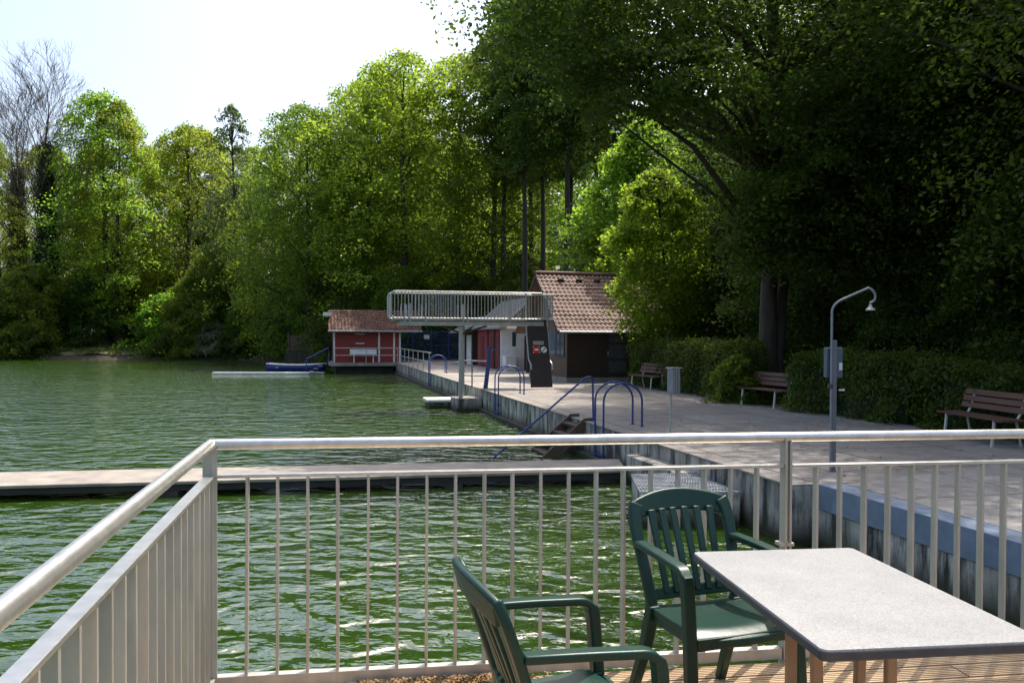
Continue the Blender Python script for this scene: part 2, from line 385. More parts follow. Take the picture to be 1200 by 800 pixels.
# ------------------------------------------------------------------ terrace deck
CX_, CY_ = -1.30, 3.68                      # railing corner
RD = Vector((.9893,.146,0)); RN = Vector((-.146,.9893,0)); LD = Vector((.19,-.982,0)).normalized(); LN = Vector((-LD.y, LD.x, 0))
C0 = Vector((CX_, CY_, 0))
dk = empty('terrace_deck', (0,0,0), 0, 'wooden board deck of the lakeside terrace under the table', 'deck')
mb = MB()
for k in range(40):
    y1 = -.03 - k*.146
    a = C0 + RD*(-.02 + (-y1)*.045) + RN*y1; b = C0 + RD*6.5 + RN*y1
    w = .138
    for j0, j1 in ((0,.52),(.5215,1)) if k % 2 else ((0,.31),(.3115,1)):
        p = a.lerp(b, j0); q = a.lerp(b, j1)
        mb.prism([p + Vector((0,0,-.027)), q + Vector((0,0,-.027)), q - RN*w + Vector((0,0,-.027)), p - RN*w + Vector((0,0,-.027))][::-1], (0,0,.027))
        for g_ in range(7):          # fine ridges milled along the board
            off = -.012 - g_*.019
            p2 = p + RN*off; q2 = q + RN*off
            mb.prism([p2 + Vector((0,0,.0002)), q2 + Vector((0,0,.0002)), q2 - RN*.011 + Vector((0,0,.0002)), p2 - RN*.011 + Vector((0,0,.0002))][::-1], (0,0,.003))
mb.build('boards', M['deck'], dk, smooth=20)
mb = MB(); mb.prism([C0 + RD*.1 + RN*-.05 + Vector((0,0,-.2)), C0+RD*6.5 + RN*-.05 + Vector((0,0,-.2)), C0+RD*6.5 - RN*5.6 + Vector((0,0,-.2)), C0 + RD*.5 - RN*5.6 + Vector((0,0,-.2))], (0,0,.16)); mb.build('joist_frame', M['jettyside'], dk)
mb = MB()
rg = random.Random(5)
lv, lf = [], []
for k in range(2600):
    u = rg.uniform(.62, 1.36) if k % 3 else rg.gauss(1.1,.15); w = -.045 - abs(rg.gauss(0,.03))
    p = C0 + RD*u + RN*w; p.z = .012 + rg.random()*.018*max(0,1-abs(w+.04)*10); a = rg.uniform(0,6.28); L = rg.uniform(.004,.011); W = L*.45
    d = Vector((math.cos(a),math.sin(a),rg.uniform(-.5,.5))); e = Vector((-math.sin(a),math.cos(a),rg.uniform(-.4,.4)))
    n0 = len(lv); lv += [p-d*L, p+e*W, p+d*L, p-e*W+Vector((0,0,.003))]; lf.append((n0,n0+1,n0+2,n0+3))
tag(link_mesh('leaf_litter', lv, lf, M['litter']), kind='stuff')

# ------------------------------------------------------------------ terrace railings
rail_rg = random.Random(8)
def railing_panel(root, O, D, L, n, rail_z=.93):
    """flat-bar balusters, mid rail and bottom rail of one panel starting at O along D"""
    side = Vector((-D.y, D.x, 0))
    MB().sweep([O+Vector((0,0,rail_z)), O+D*L+Vector((0,0,rail_z))], side, .045, .014).build('mid_rail', M['steel'], root, bevel=.002)
    MB().sweep([O+Vector((0,0,.036)), O+D*L+Vector((0,0,.036))], side, .045, .052).build('bottom_rail', M['steel_flat'], root, bevel=.002)
    for k in range(1, n):
        p = O + D*(L*k/n)
        tw = rail_rg.gauss(0, .05); sd2 = Vector((side.x*math.cos(tw)-side.y*math.sin(tw), side.x*math.sin(tw)+side.y*math.cos(tw), 0))   # slight random twist added so neighbouring bars turn out light and dark
        MB().sweep([p+Vector((0,0,.060)), p+Vector((rail_rg.gauss(0,.0015),rail_rg.gauss(0,.0015),rail_z-.006))], sd2, .040, .012).build('baluster', M['steel_flat'], root, bevel=.0015)
def rail_post(root, p, D, name='post'):
    side = Vector((-D.y, D.x, 0))
    MB().sweep([p+Vector((0,0,-.3)), p+Vector((0,0,1.055))], side, .06, .012).build(name, M['steel_flat'], root, bevel=.002)
HZ = 1.066
fr = empty('terrace_railing', C0, 0, 'galvanised steel railing along the front of the deck facing the jetty', 'railing')
tl = -C0
MB().tube([RD*-.004 + Vector((0,0,HZ)), RD*6.4+Vector((0,0,HZ))], .0242, 20).build('handrail', M['steel'], fr)
railing_panel(fr, RD*.02, RD, 2.60, 20); rail_post(fr, RD*.012, RD); rail_post(fr, RD*2.628, RD)
MB().sweep([RD*2.655+RN*.0+Vector((0,0,-.3)), RD*2.655+Vector((0,0,1.045))], RN, .045, .012).build('post', M['steel_flat'], fr, bevel=.002)
MB().box((2.60,-.03,.55),(2.67,.03,.565)).build('clamp', M['steel_flat'], fr).rotation_euler = (0,0,math.atan2(RD.y,RD.x))
railing_panel(fr, RD*2.665, RD, 2.62, 21); rail_post(fr, RD*5.29, RD)
lr = empty('terrace_railing', C0, 0, 'galvanised steel railing along the left side of the deck running towards the viewer', 'railing')
MB().tube([Vector((0,0,HZ)) + LD*-.004, LD*4.6+Vector((0,0,HZ))], .0242, 20).build('handrail', M['steel'], lr)
railing_panel(lr, LD*.03, LD, 4.5, 36); rail_post(lr, LD*.022, LD)
for o in list(lr.children): o.location.x -= .0

# ------------------------------------------------------------------ table
TW, TL = .64, 1.02
tb = empty('bistro_table', ((.813+.635/2*.99+.686+.635/2*.99)/2, 2.745, 0), math.atan2(.127,1.01)*1, 'speckled light grey table with dark edge in the bottom right corner', 'table')
tb.rotation_euler = (0,0,math.atan2(.125,1.01))
def rrect(hw, hl, r, z, n=6):
    P = []
    for cx, cy_, a0 in ((hw-r,hl-r,0),(-hw+r,hl-r,90),(-hw+r,-hl+r,180),(hw-r,-hl+r,270)):
        for k in range(n+1):
            a = R(a0 + 90*k/n); P.append(Vector((cx+r*math.cos(a), cy_+r*math.sin(a), z)))
    return P
mb = MB(); mb.prism(rrect(TW/2-.002, TL/2-.002, .022, .722), (0,0,.008)); mb.build('top_sheet', M['table'], tb, bevel=.0015)
mb = MB(); mb.prism(rrect(TW/2, TL/2, .024, .698), (0,0,.0265)); mb.build('edge_band', M['edge'], tb, bevel=.004)
for sx in (-1,1):
    for sy in (-1,1):
        pts = fillet([(sx*.30,sy*.42,.02),(sx*.115,sy*.1,.06),(sx*.125,sy*.085,.64),(sx*.2,sy*.16,.69)], .07, 6)
        MB().sweep(pts, (1,0,0), .034, .028).build('leg', M['tanmetal'], tb, bevel=.005)
MB().box((-.2,-.14,.68),(.2,.14,.697)).build('bracket', M['edge'], tb)
MB().tube([(-.13,0,.36),(.13,0,.36)], .012, 10).build('brace', M['edge'], tb)

# ------------------------------------------------------------------ green plastic armchairs
def make_chair(label, loc, rz):
    root = empty('garden_chair', loc, rz, label, 'armchair', 'green plastic chairs around the table')
    back = lambda z: .17 + max(0, z-.42)*.30 + max(0,z-.42)**2*.10      # recline of the back
    # seat: curved slab with a rolled front
    V, Fc = [], []; NX, NY = 9, 10
    def sp(i, j, top):
        u = i/(NX-1)*2-1; w = j/(NY-1)
        hw = .225 + .025*(1-w); x = u*hw; y = -.225 + w*.425
        z = .425 - .022*math.cos(u*1.4)*math.sin(w*2.6) - .04*max(0,(.18-w)/.18)**2 + .012*(w<.01)*0 - .012*w
        y += .03*(u*u)*(1-w)
        return (x, y, z if top else z-.028 - .012*(1-abs(u))*0)
    for top in (1,0):
        for j in range(NY):
            for i in range(NX): V.append(sp(i,j,top))
    N1 = NX*NY
    for j in range(NY-1):
        for i in range(NX-1):
            a = j*NX+i; Fc.append((a,a+1,a+NX+1,a+NX)); Fc.append((N1+a,N1+a+NX,N1+a+NX+1,N1+a+1))
    bd = [i for i in range(NX)] + [j*NX+NX-1 for j in range(1,NY)] + [(NY-1)*NX+i for i in range(NX-2,-1,-1)] + [j*NX for j in range(NY-2,0,-1)]
    for k in range(len(bd)):
        a, b = bd[k], bd[(k+1) % len(bd)]; Fc.append((b, a, N1+a, N1+b))
    so = link_mesh('seat', V, Fc, M['chair'], root, 50); bv = so.modifiers.new('bevel','BEVEL'); bv.width=.006; bv.segments=3; bv.limit_method='ANGLE'; bv.angle_limit=R(50)
    # apron under the seat
    ap = MB()
    for s in (-1,1): ap.sweep([(s*.235,-.19,.385),(s*.21,.19,.375)], (0,0,1), .05, .018)
    ap.sweep([(-.235,-.20,.375),(.235,-.20,.375)], (0,0,1), .045, .018)
    ap.build('apron', M['chair'], root, bevel=.004)
    # back: side stiles, curved top rail, slats, lower rail
    zs = [.40,.46,.52,.6,.68,.74,.79,.82]
    br2 = []
    for s in (-1,1):
        br = MB(); pts = [(s*(.215+.03*min(1,(z-.4)/.3)-.035*max(0,(z-.74)/.1)**2), back(z), z) for z in zs]
        br.sweep(pts, (1,0,.0), [.05,.05,.05,.05,.052,.056,.06,.066], .030)
        br.build('back_stile', M['chair'], root, bevel=.009, seg=3)
    tr = MB(); pts = []; wd = []
    for k in range(13):
        u = k/12*2-1; x = u*.238
        zt = .815 + .035*(1-u*u); pts.append((x, back(zt)+.028*(1-u*u)-.004, zt-.028)); wd.append(.085+.012*(1-u*u))
    tr.sweep(pts, (0,.27,1), wd, .026); tr.build('top_rail', M['chair'], root, bevel=.010, seg=3)
    for k in range(6):
        u = (k-2.5)/2.5; 
        sl = [(u*(.135+.02*(z-.45)/.35), back(z)+.022*(1-u*u)*(z-.4)/.4, z) for z in (.455,.52,.6,.68,.75,.79)]
        MB().sweep(sl, (1,0,0), [.03,.03,.032,.034,.036,.036], .014).build('slat', M['chair'], root, bevel=.004)
    MB().sweep([(-.225,back(.46),.46),(-.1,back(.46)+.015,.455),(.1,back(.46)+.015,.455),(.225,back(.46),.46)], (0,.25,1), .05, .022).build('lower_rail', M['chair'], root, bevel=.006)
    for s in (-1,1):
        pts = fillet([(s*.245,.235,.665),(s*.255,.06,.66),(s*.262,-.165,.648),(s*.258,-.185,.40),(s*.262,-.22,0)], .055, 7)
        m_ = len(pts); ws = []; ts = []
        for p in pts:
            hz = p.z
            top = hz > .625
            ws.append(.056 if top else .05); ts.append(.026 if top else .040)
        MB().sweep(pts, (1,0,0), ws, ts).build('arm', M['chair'], root, bevel=.008, seg=3)
        MB().sweep([(s*.215,.165,.42),(s*.222,.22,.22),(s*.235,.31,0)], (1,0,0), [.055,.05,.042], [.045,.042,.036]).build('rear_leg', M['chair'], root, bevel=.007, seg=3)
    return root
ch1 = make_chair('dark green plastic armchair with its slatted back against the railing', (.845, 3.47, 0), R(20))
ch1.scale = (.95,1,1)
ch2 = copy_tree(ch1); ch2.location = (.19, 2.60, 0); ch2.rotation_euler = (0,0,R(107)); ch2['label'] = 'dark green plastic armchair seen side-on at the bottom, left of the table'
ch3 = copy_tree(ch1); ch3.location = (2.175, 2.83, 0); ch3.rotation_euler = (0,0,R(-88)); ch3['label'] = 'green chair cut off by the right picture edge, only arm and leg showing'

# ------------------------------------------------------------------ blue pool ladders, stairs
def ladder(t, label, rungs=True, out=-.06, inn=.74, h=.86, gap=.5, first=None):
    if first is not None:
        c = copy_tree(first); c.location = Fm(0,t,ZP); c['label'] = label; return c
    root = empty('pool_ladder', Fm(0,t,ZP), YAW, label, 'ladder', 'blue ladders along the pool edge')
    for k in (0,1):
        y = (k-.5)*gap; pts = [(out,y,-1.35),(out,y,h-.36)]
        rr = (inn-out)/2
        for j in range(0,17):
            a = math.pi*(1-j/16); pts.append((out+rr+rr*math.cos(a), y, h-.36+.36*math.sin(a)))
        pts.append((inn,y,0.0))
        MB().tube(pts, .021, 12).build('hand_loop', M['blue'], root)
        MB().tube([(inn,y,.0),(inn,y,.012)], .05, 14).build('foot_plate', M['blue'], root)
    for z in (-.30,-.56,-.82,-1.08):
        MB().sweep([(out,-gap/2,z),(out,gap/2,z)], (1,0,0), .07, .025).build('rung', M['blue'], root)
    return root
l3 = ladder(-2.05, 'blue twin-loop ladder on the pool edge beside the wooden steps')
ladder(7.45, 'blue twin-loop ladder in front of the brown stair panel', first=l3)
ladder(22.5, 'small far blue loop ladder at the end of the pipe railing', first=l3)

ws = empty('water_steps', Fm(0,-.5,ZP), YAW, 'steps coloured dark for shade, leading from the promenade edge down into the water', 'steps')
for y in (-.5,.5):
    MB().prism([(.18,y-.03,-.02),(.18,y-.03,.06),(-.02,y-.03,.06),(-1.2,y-.03,-.95),(-1.2,y-.03,-1.15),(-1.0,y-.03,-1.15)], (0,.06,0)).build('stringer', M['midwood'], ws)
for k in range(5):
    x = -.10-k*.22; z = -.10-k*.19
    MB().box((x-.14,-.47,z-.05),(x+.14,.47,z)).build('tread', M['brownwood'], ws, bevel=.004)  # near-black treads: shade over the steps put into the colour
hr = empty('stair_handrail', Fm(0,-1.1,ZP), YAW, 'single blue handrail sloping from the promenade into the water', 'handrail')
MB().tube(fillet([(.14,0,0),(.12,0,.93),(-.02,0,.93),(-2.25,.1,-.95)], .22, 8), .021, 12).build('rail_tube', M['blue'], hr)
MB().tube([(.14,0,0),(.14,0,.012)], .05, 14).build('foot_plate', M['blue'], hr)

rg = random.Random(15); lv, lf = [], []
for k in range(900):
    p = Fm(abs(rg.gauss(0,1.0))*2.6+.7 if k % 2 else 6.1-abs(rg.gauss(0,.8)), rg.uniform(-13,12), ZP+.016); a = rg.uniform(0,6.28); L = rg.uniform(.015,.045); W = L*rg.uniform(.25,.5)
    d = Vector((math.cos(a),math.sin(a),rg.uniform(-.1,.3))); e = Vector((-math.sin(a),math.cos(a),rg.uniform(-.1,.3)))
    n0 = len(lv); lv += [p-d*L, p+e*W, p+d*L, p-e*W]; lf.append((n0,n0+1,n0+2,n0+3))
M['deadleaf'] = pmat('dead_leaf', (.05,.03,.018), (.10,.06,.03), 20, .9)
tag(link_mesh('fallen_leaves', lv, lf, M['deadleaf']), kind='stuff')

# ------------------------------------------------------------------ benches
def make_bench(label, loc, rz, wood, leg, L=1.9, group='slatted benches along the hedge'):
    root = empty('park_bench', loc, rz, label, 'bench', group)
    mb = MB()
    for k in range(3): mb.box((-L/2,-.26+k*.15,.43),(L/2,-.26+k*.15+.125,.465))
    mb.build('seat', M[wood], root, bevel=.006)
    mb = MB()
    for k in range(3):
        z = .54+k*.115; y = .20+k*.035
        mb.prism([(-L/2,y,z),(-L/2,y+.028,z-.008),(-L/2,y+.058,z+.088),(-L/2,y+.03,z+.096)], (L,0,0))
    mb.build('backrest', M[wood], root, bevel=.005)
    for s in (-1,1):
        x = s*L*.36
        m_ = MB(); m_.sweep([(x,-.26,0),(x,-.22,.428)], (1,0,0), .045, .03); m_.sweep([(x,.24,0),(x,.15,.42),(x,.235,.56),(x,.315,.86)], (1,0,0), .045, .02); m_.sweep([(x,-.24,.415),(x,.16,.415)], (1,0,0), .045, .025)
        m_.build('leg_frame', M[leg], root)
    return root
b1 = make_bench('large red-brown slatted bench by the hedge at the right picture edge', Fm(5.55,-5.75,ZP), YAW+R(-100), 'benchwood', 'benchleg')
for t, s, lab, rz in ((1.7,5.75,'red-brown slatted bench standing in the gap between two hedges',-84), (9.2,5.6,'smallest red-brown bench near the dark brown cabin',-84)):
    c = copy_tree(b1); c.location = Fm(s,t,ZP); c.rotation_euler = (0,0,YAW+R(rz)); c['label'] = lab

# ------------------------------------------------------------------ bin, shower
bn = empty('litter_bin', Fm(.90,-3.3,ZP), R(25), 'grey sheet metal litter bin on a thin post', 'bin')
MB().tube([(0,0,0),(0,0,1.0)], .024, 10).build('post', M['steel_far'], bn)
mb = MB(); mb.prism([(-.12,-.03,.74),(-.15,-.10,.74),(-.10,-.22,.74),(.10,-.22,.74),(.15,-.10,.74),(.12,-.03,.74)], (0,0,.45)); mb.build('bucket', M['bin'], bn, smooth=20)
mb = MB(); mb.prism([(-.16,-.02,1.19),(-.16,-.235,1.19),(.16,-.235,1.19),(.16,-.02,1.19)], (0,0,.02)); mb.build('rim', M['steel_far'], bn)
for k in (-1,0,1): MB().box((k*.07-.012,-.229,.74),(k*.07+.012,-.2205,1.19)).build('rib', M['steel_far'], bn)
sh = empty('outdoor_shower', Fm(1.08,-8.07,ZP), R(0), 'tall grey outdoor shower pipe with a curved neck', 'shower')
MB().box((.0,-.02,0),(.06,.05,1.74)).build('post', M['postgrey'], sh, bevel=.004)
MB().box((-.05,.05,1.24),(.165,.17,1.64)).build('cabinet', M['cabinet'], sh, bevel=.01)
MB().box((.11,.044,1.34),(.155,.05,1.44)).build('sticker', M['white'], sh)
pts = fillet([(-.018,-.03,0),(-.018,-.03,2.16),(.06,-.03,2.25),(.46,-.03,2.43)], .2, 7)
for k in range(1,9):
    a = R(66 - k*19.5) ; pts.append(Vector((.46+.10*(math.cos(a)-math.cos(R(66)))+.035*k*.25, -.03, 2.43+.10*(math.sin(a)-math.sin(R(66))))))
pts.append(pts[-1]+Vector((.0,0,-.03)))
MB().tube(pts, .016, 10).build('pipe', M['bin'], sh)
hx, hz = pts[-1].x, pts[-1].z
MB().tube([(hx,-.03,hz),(hx,-.03,hz-.03),(hx,-.03,hz-.06),(hx,-.03,hz-.075)], [.018,.025,.06,.062], 16).build('shower_head', M['steel_far'], sh)
MB().tube([(.08,-.03,1.08),(.15,-.06,1.08)], .013, 8).build('tap', M['steel_far'], sh)
MB().box((-.05,-.05,1.10),(.0,.02,1.16)).build('pipe_clip', M['signdark'], sh)

bn.scale = (.8,.85,1)
# ------------------------------------------------------------------ diving platform
dp = empty('diving_platform', Fm(0,0,0), 0, 'white railed diving platform reaching out over the water on a steel post', 'platform')
dp.location = (0,0,0)
PS0, PS1, PT0, PT1 = -3.05, 2.05, 10.0, 11.15
ZB, ZT = 2.12, 3.00
def plat_rail(t, name):
    A = Fm(PS0,t,ZB); B = Fm(PS1,t,ZB); A2 = Fm(PS0,t,ZT); B2 = Fm(PS1,t,ZT)
    loop = fillet([B2, A2, A, B], .16, 6)
    rl = MB().tube(loop, .032, 10).build(name, M['steel_far'], dp)
    n = 44
    for k in range(1, n):
        s = PS0 + (PS1-PS0)*k/n
        MB().sweep([Fm(s,t,ZB+.02), Fm(s,t,ZT-.02)], (UX,UY,0), .022, .012).build('baluster', M['steel_far'], rl)
    for s in (PS0+.45, PS0+.62, PS0+1.15, PS0+2.4, PS0+2.55, PS0+4.0):
        MB().sweep([Fm(s,t,ZB-.24), Fm(s,t,ZB+.5)], (UX,UY,0), .05, .02).build('bracket', M['steel_far'], rl)
plat_rail(PT0, 'side_railing'); plat_rail(PT1, 'side_railing')
er = MB()
for k in range(9):
    t = PT0+.08+(PT1-PT0-.16)*k/8; er.sweep([Fm(PS0+.02,t,ZB+.1), Fm(PS0+.02,t,ZT-.08)], (VX,VY,0), .028, .014)
for z in (ZB+.08, ZT-.06): er.tube([Fm(PS0+.02,PT0,z), Fm(PS0+.02,PT1,z)], .028, 8)
er.build('end_railing', M['steel_far'], dp)
MB().prism([Fm(PS0+.3,PT0+.06,ZB-.22), Fm(PS1+.1,PT0+.06,ZB-.22), Fm(PS1+.1,PT1-.06,ZB-.22), Fm(PS0+.3,PT1-.06,ZB-.22)], (0,0,.12)).build('floor_beam', M['steel_far'], dp)
MB().prism([Fm(PS0+.1,PT0+.04,ZB-.098), Fm(PS1+.1,PT0+.04,ZB-.098), Fm(PS1+.1,PT1-.04,ZB-.098), Fm(PS0+.1,PT1-.04,ZB-.098)], (0,0,.05)).build('floor_plate', M['shingle'], dp)
for s, t in ((-.70,10.2),(-.52,10.85)):
    MB().prism([Fm(s-.06,t-.06,ZP-.3), Fm(s+.06,t-.06,ZP-.3), Fm(s+.06,t+.06,ZP-.3), Fm(s-.06,t+.06,ZP-.3)], (0,0,ZB-.22-ZP+.3)).build('column', M['steel_far'], dp, bevel=.01)
for s in (-1.3,.25):
    MB().sweep([Fm(-.62,10.5,ZB-.5), Fm(s,10.5,ZB-.23)], (VX,VY,0), .1, .06).build('brace', M['midwood'], dp)
MB().prism([Fm(-.9,9.85,ZW-.6), Fm(-.02,9.85,ZW-.6), Fm(-.02,11.1,ZW-.6), Fm(-.9,11.1,ZW-.6)], (0,0,1.02)).build('footing', M['wall'], dp, bevel=.02)
lb_ = empty('landing_block', Fm(-1.1,11.7,ZW), YAW, 'low concrete landing with pale top in the water under the diving platform', 'landing')
MB().box((-.52,-.55,-.6),(.55,.6,.22)).build('base', M['wall'], lb_, bevel=.02)
MB().box((-.6,-.62,.223),(.6,.65,.31)).build('top_slab', M['float'], lb_, bevel=.012)  # white slab over darker base: shadow on the sides put into the colour
# steep access stairs closed with a brown panel
TS0, TS1 = 1.58, 2.26
for s in (TS0-.04, TS1+.02):
    MB().tube(fillet([Fm(s,10.15,ZT+.02), Fm(s,10.1,ZB-.3), Fm(s+.05,9.9,.9-.2), Fm(s+.08,9.74,.62), Fm(s+.09,9.72,.42)], .3, 4), .026, 8).build('stair_rail', M['steel_far'], dp)
pnl = MB().prism([Fm(TS0+.04,9.72,ZP+.05), Fm(TS1+.12,9.72,ZP+.05), Fm(TS1,10.12,ZB+.0), Fm(TS0,10.12,ZB+.0)], (VX*.04,VY*.04,0)).build('stair_panel', M['panel'], dp)
def onpanel(a, b, d=.006):          # a across 0..1, b up 0..1
    z = ZP+.05 + (ZB-ZP-.05)*b; t = 9.72+.4*b
    s0 = TS0+.04-.04*b; s1 = TS1+.12-.12*b
    return Fm(s0+(s1-s0)*a, t, z) + Vector((-VX*d,-VY*d,0))
def panel_quad(nm, a0, a1, b0, b1, m, d=.006, th=.006):
    return MB().prism([onpanel(a0,b0,d), onpanel(a1,b0,d), onpanel(a1,b1,d), onpanel(a0,b1,d)], (VX*th*.8,VY*th*.8,0)).build(nm, m, pnl)
panel_quad('name_plate', .22,.76,.625,.68, M['signgrey'], .008)
panel_quad('seam', .0,1,.612,.616, M['signdark'], .005)
panel_quad('no_entry_sign', .19,.54,.50,.605, M['signred'], .008)
panel_quad('sign_bar', .26,.47,.542,.565, M['white'], .013, .004)
for a, b in ((.20,.507),(.50,.507),(.20,.59),(.50,.59)): panel_quad('sign_corner', a,a+.035,b,b+.012, M['white'], .013, .004)
c0 = onpanel(.73,.552,.010); up = (onpanel(.73,.6)-onpanel(.73,.5)).normalized(); rt = Vector((UX,UY,0))
for nm, rr, m_, dd in (('round_sign',.125,M['signdark'],.0),('round_sign_face',.105,M['white'],.005)):
    ctr = c0 + Vector((-VX*dd,-VY*dd,0))
    MB().prism([ctr + rt*rr*math.cos(k*math.pi/12) + up*rr*math.sin(k*math.pi/12) for k in range(24)], (VX*.003,VY*.003,0)).build(nm, m_, pnl)
ctr = c0 + Vector((-VX*.009,-VY*.009,0)); dg = (rt*.7+up*.7).normalized(); pg = (rt*.7-up*.7).normalized()
MB().prism([ctr+dg*.09+pg*.014, ctr+dg*.09-pg*.014, ctr-dg*.09-pg*.014, ctr-dg*.09+pg*.014], (VX*.003,VY*.003,0)).build('sign_slash', M['signdark'], pnl)
# gate panel at the head of the stairs
gt = MB()
for k in range(6): s = PS1+.02+.40*k/5; gt.sweep([Fm(s,10.1,ZB), Fm(s,10.1,ZT-.05)], (UX,UY,0), .03, .014)
for z in (ZB+.01, ZT-.04): gt.tube([Fm(PS1-.3,10.1,z), Fm(PS1+.45,10.1,z)], .026, 8)
gt.build('gate', M['steel_far'], dp)
mm = MB()
for k in range(13): s = PS1+.12+.30*k/12; mm.sweep([Fm(s,10.18,ZB), Fm(s,10.18,ZT)], (UX,UY,0), .010, .006)
for k in range(24): z = ZB + .88*k/23; mm.sweep([Fm(PS1+.12,10.185,z), Fm(PS1+.42,10.185,z)], (0,0,1), .008, .005)
mm.build('mesh_panel', M['steel_far'], dp)

# ------------------------------------------------------------------ tiled roof surface
def tiled(name, O, A, U, nx_, ny_, m, parent, amp=.022, step=.03):
    """O lower-left corner, A vector along the eave, U vector up the slope; pan tiles in ny_ courses"""
    O, A, U = Vector(O), Vector(A), Vector(U); N = A.cross(U).normalized()
    if N.z < 0: N = -N
    V, Fc = [], []; K = 6; cols = nx_*K+1
    for j in range(ny_):
        for e in (0,1):
            for i in range(cols):
                ph = (i % K)/K
                h = amp*(math.cos(2*math.pi*ph))
                rnd = .006*math.sin((i//K)*12.9+j*7.7)
                V.append(O + A*(i/(cols-1)) + U*((j+e*1.06-.03)/ny_) + N*(h + step*(1-e) + rnd + .01))
    for j in range(ny_):
        b = j*2*cols
        for i in range(cols-1): Fc.append((b+i,b+i+1,b+cols+i+1,b+cols+i))
        if j: 
            p = (j*2-1)*cols
            for i in range(cols-1): Fc.append((p+i,p+i+1,b+i+1,b+i))
    # flat underside keeps the roof a solid sheet
    n0 = len(V); th = .09
    V += [O-N*th, O+A-N*th, O+A+U-N*th, O+U-N*th]; Fc.append((n0+3,n0+2,n0+1,n0))
    V += [O+N*.01, O+A+N*.01, O+A+U+N*.01, O+U+N*.01]
    for a in range(4): Fc.append((n0+a, n0+(a+1)%4, n0+4+(a+1)%4, n0+4+a))
    me = bpy.data.meshes.new(name); me.from_pydata([tuple(v) for v in V], [], Fc); me.update()
    for p in me.polygons: p.use_smooth = True
    me.set_sharp_from_angle(angle=R(50))
    o = bpy.data.objects.new(name, me); col.objects.link(o); me.materials.append(m); o.parent = parent
    return o

# ------------------------------------------------------------------ dark brown cabin
cb = empty('cabin', (0,0,0), 0, 'dark brown timber cabin with clay tile roof and glazed door', 'cabin')
S0, S1, T0, T1 = 4.05, 8.2, 13.5, 18.5
ZE, ZR = 2.08, 4.12
TM = (T0+T1)/2
MB().prism([Fm(S0-.02,T0-.02,ZP-.02), Fm(S1,T0-.02,ZP-.02), Fm(S1,T1,ZP-.02), Fm(S0-.02,T1,ZP-.02)], (0,0,.20)).build('plinth', M['jetty'], cb)
MB().prism([Fm(S0,T0,ZP+.18), Fm(S1,T0,ZP+.18), Fm(S1,T0+.1,ZP+.18), Fm(S0,T0+.1,ZP+.18)], (0,0,ZE-ZP-.15)).build('front_wall', M['brownwood'], cb)
MB().prism([Fm(S0,T0+.102,ZP+.18), Fm(S0,T1,ZP+.18), Fm(S0,T1,ZE), Fm(S0,TM,ZR-.1), Fm(S0,T0+.102,ZE+.02)], (UX*.1,UY*.1,0)).build('gable_wall', M['midwood'], cb)  # browner boards than the front: light on this side put into the colour
MB().prism([Fm(S1-.1,T0+.102,ZP+.18), Fm(S1-.1,T1,ZP+.18), Fm(S1-.1,T1,ZE), Fm(S1-.1,TM,ZR-.1), Fm(S1-.1,T0+.102,ZE+.02)], (UX*.1,UY*.1,0)).build('gable_wall', M['brownwood'], cb)
OV = .42; k_ = (ZR-ZE)/(TM-T0)
rf = tiled('roof', Fm(S0-.5,T0-OV,ZE-OV*k_), Fm(S1+.3,0,0)-Fm(S0-.5,0,0), Fm(0,TM,ZR)-Fm(0,T0-OV,ZE-OV*k_), 26, 15, M['tile'], cb)
tiled('roof', Fm(S1+.3,T1+OV,ZE-OV*k_), Fm(S0-.5,0,0)-Fm(S1+.3,0,0), Fm(0,TM,ZR)-Fm(0,T1+OV,ZE-OV*k_), 26, 15, M['tile'], cb)
MB().tube([Fm(S0-.51,TM,ZR+.04), Fm(S1+.3,TM,ZR+.04)], .09, 10).build('ridge', M['tile'], rf)
MB().tube([Fm(S0-.48,T0-OV-.05,ZE-OV*k_-.03), Fm(S1+.3,T0-OV-.05,ZE-OV*k_-.03)], .05, 10).build('gutter', M['bin'], cb)
for s in (S0+.45,S0+1.25,S0+2.05):
    q = Fm(s,TM-.38,ZR-.38*k_+.06); MB().box((q.x-.13,q.y-.10,q.z-.04),(q.x+.13,q.y+.06,q.z+.05)).build('roof_vent', M['panel'], rf, bevel=.02)
for sgn, T in ((1,T0-OV),(-1,T1+OV)):
    MB().sweep([Fm(S0-.51,T,ZE-OV*k_-.06), Fm(S0-.51,TM,ZR-.06)], (0,0,1), .16, .03).build('bargeboard', M['panel'], cb)
dr = MB().prism([Fm(S0+1.60,T0-.03,ZP+.2), Fm(S0+2.55,T0-.03,ZP+.2), Fm(S0+2.55,T0-.03,ZE-.12), Fm(S0+1.60,T0-.03,ZE-.12)], (VX*.028,VY*.028,0)).build('door', M['brownwood'], cb)
for z0, z1 in ((.0+ZP+.38,ZP+.82),(ZP+.93,ZP+1.46),(ZP+1.55,ZP+1.9)):
    MB().prism([Fm(S0+1.72,T0-.034,z0), Fm(S0+2.43,T0-.034,z0), Fm(S0+2.43,T0-.034,z1), Fm(S0+1.72,T0-.034,z1)], (VX*.008,VY*.008,0)).build('glazing', M['frost'], dr)
MB().tube([Fm(S0+1.66,T0-.08,ZP+1.05), Fm(S0+1.66,T0-.08,ZP+1.2)], .012, 8).build('handle', M['steel_far'], dr)
wf = MB()
for (a, b, c, d) in ((.3,.36,1.0,2.0),(1.26,1.32,1.0,2.0),(.78,.84,1.0,2.0)):
    wf.prism([Fm(S0-.03,T0+a,ZP+c), Fm(S0-.03,T0+b,ZP+c), Fm(S0-.03,T0+b,ZP+d), Fm(S0-.03,T0+a,ZP+d)], (UX*.028,UY*.028,0))
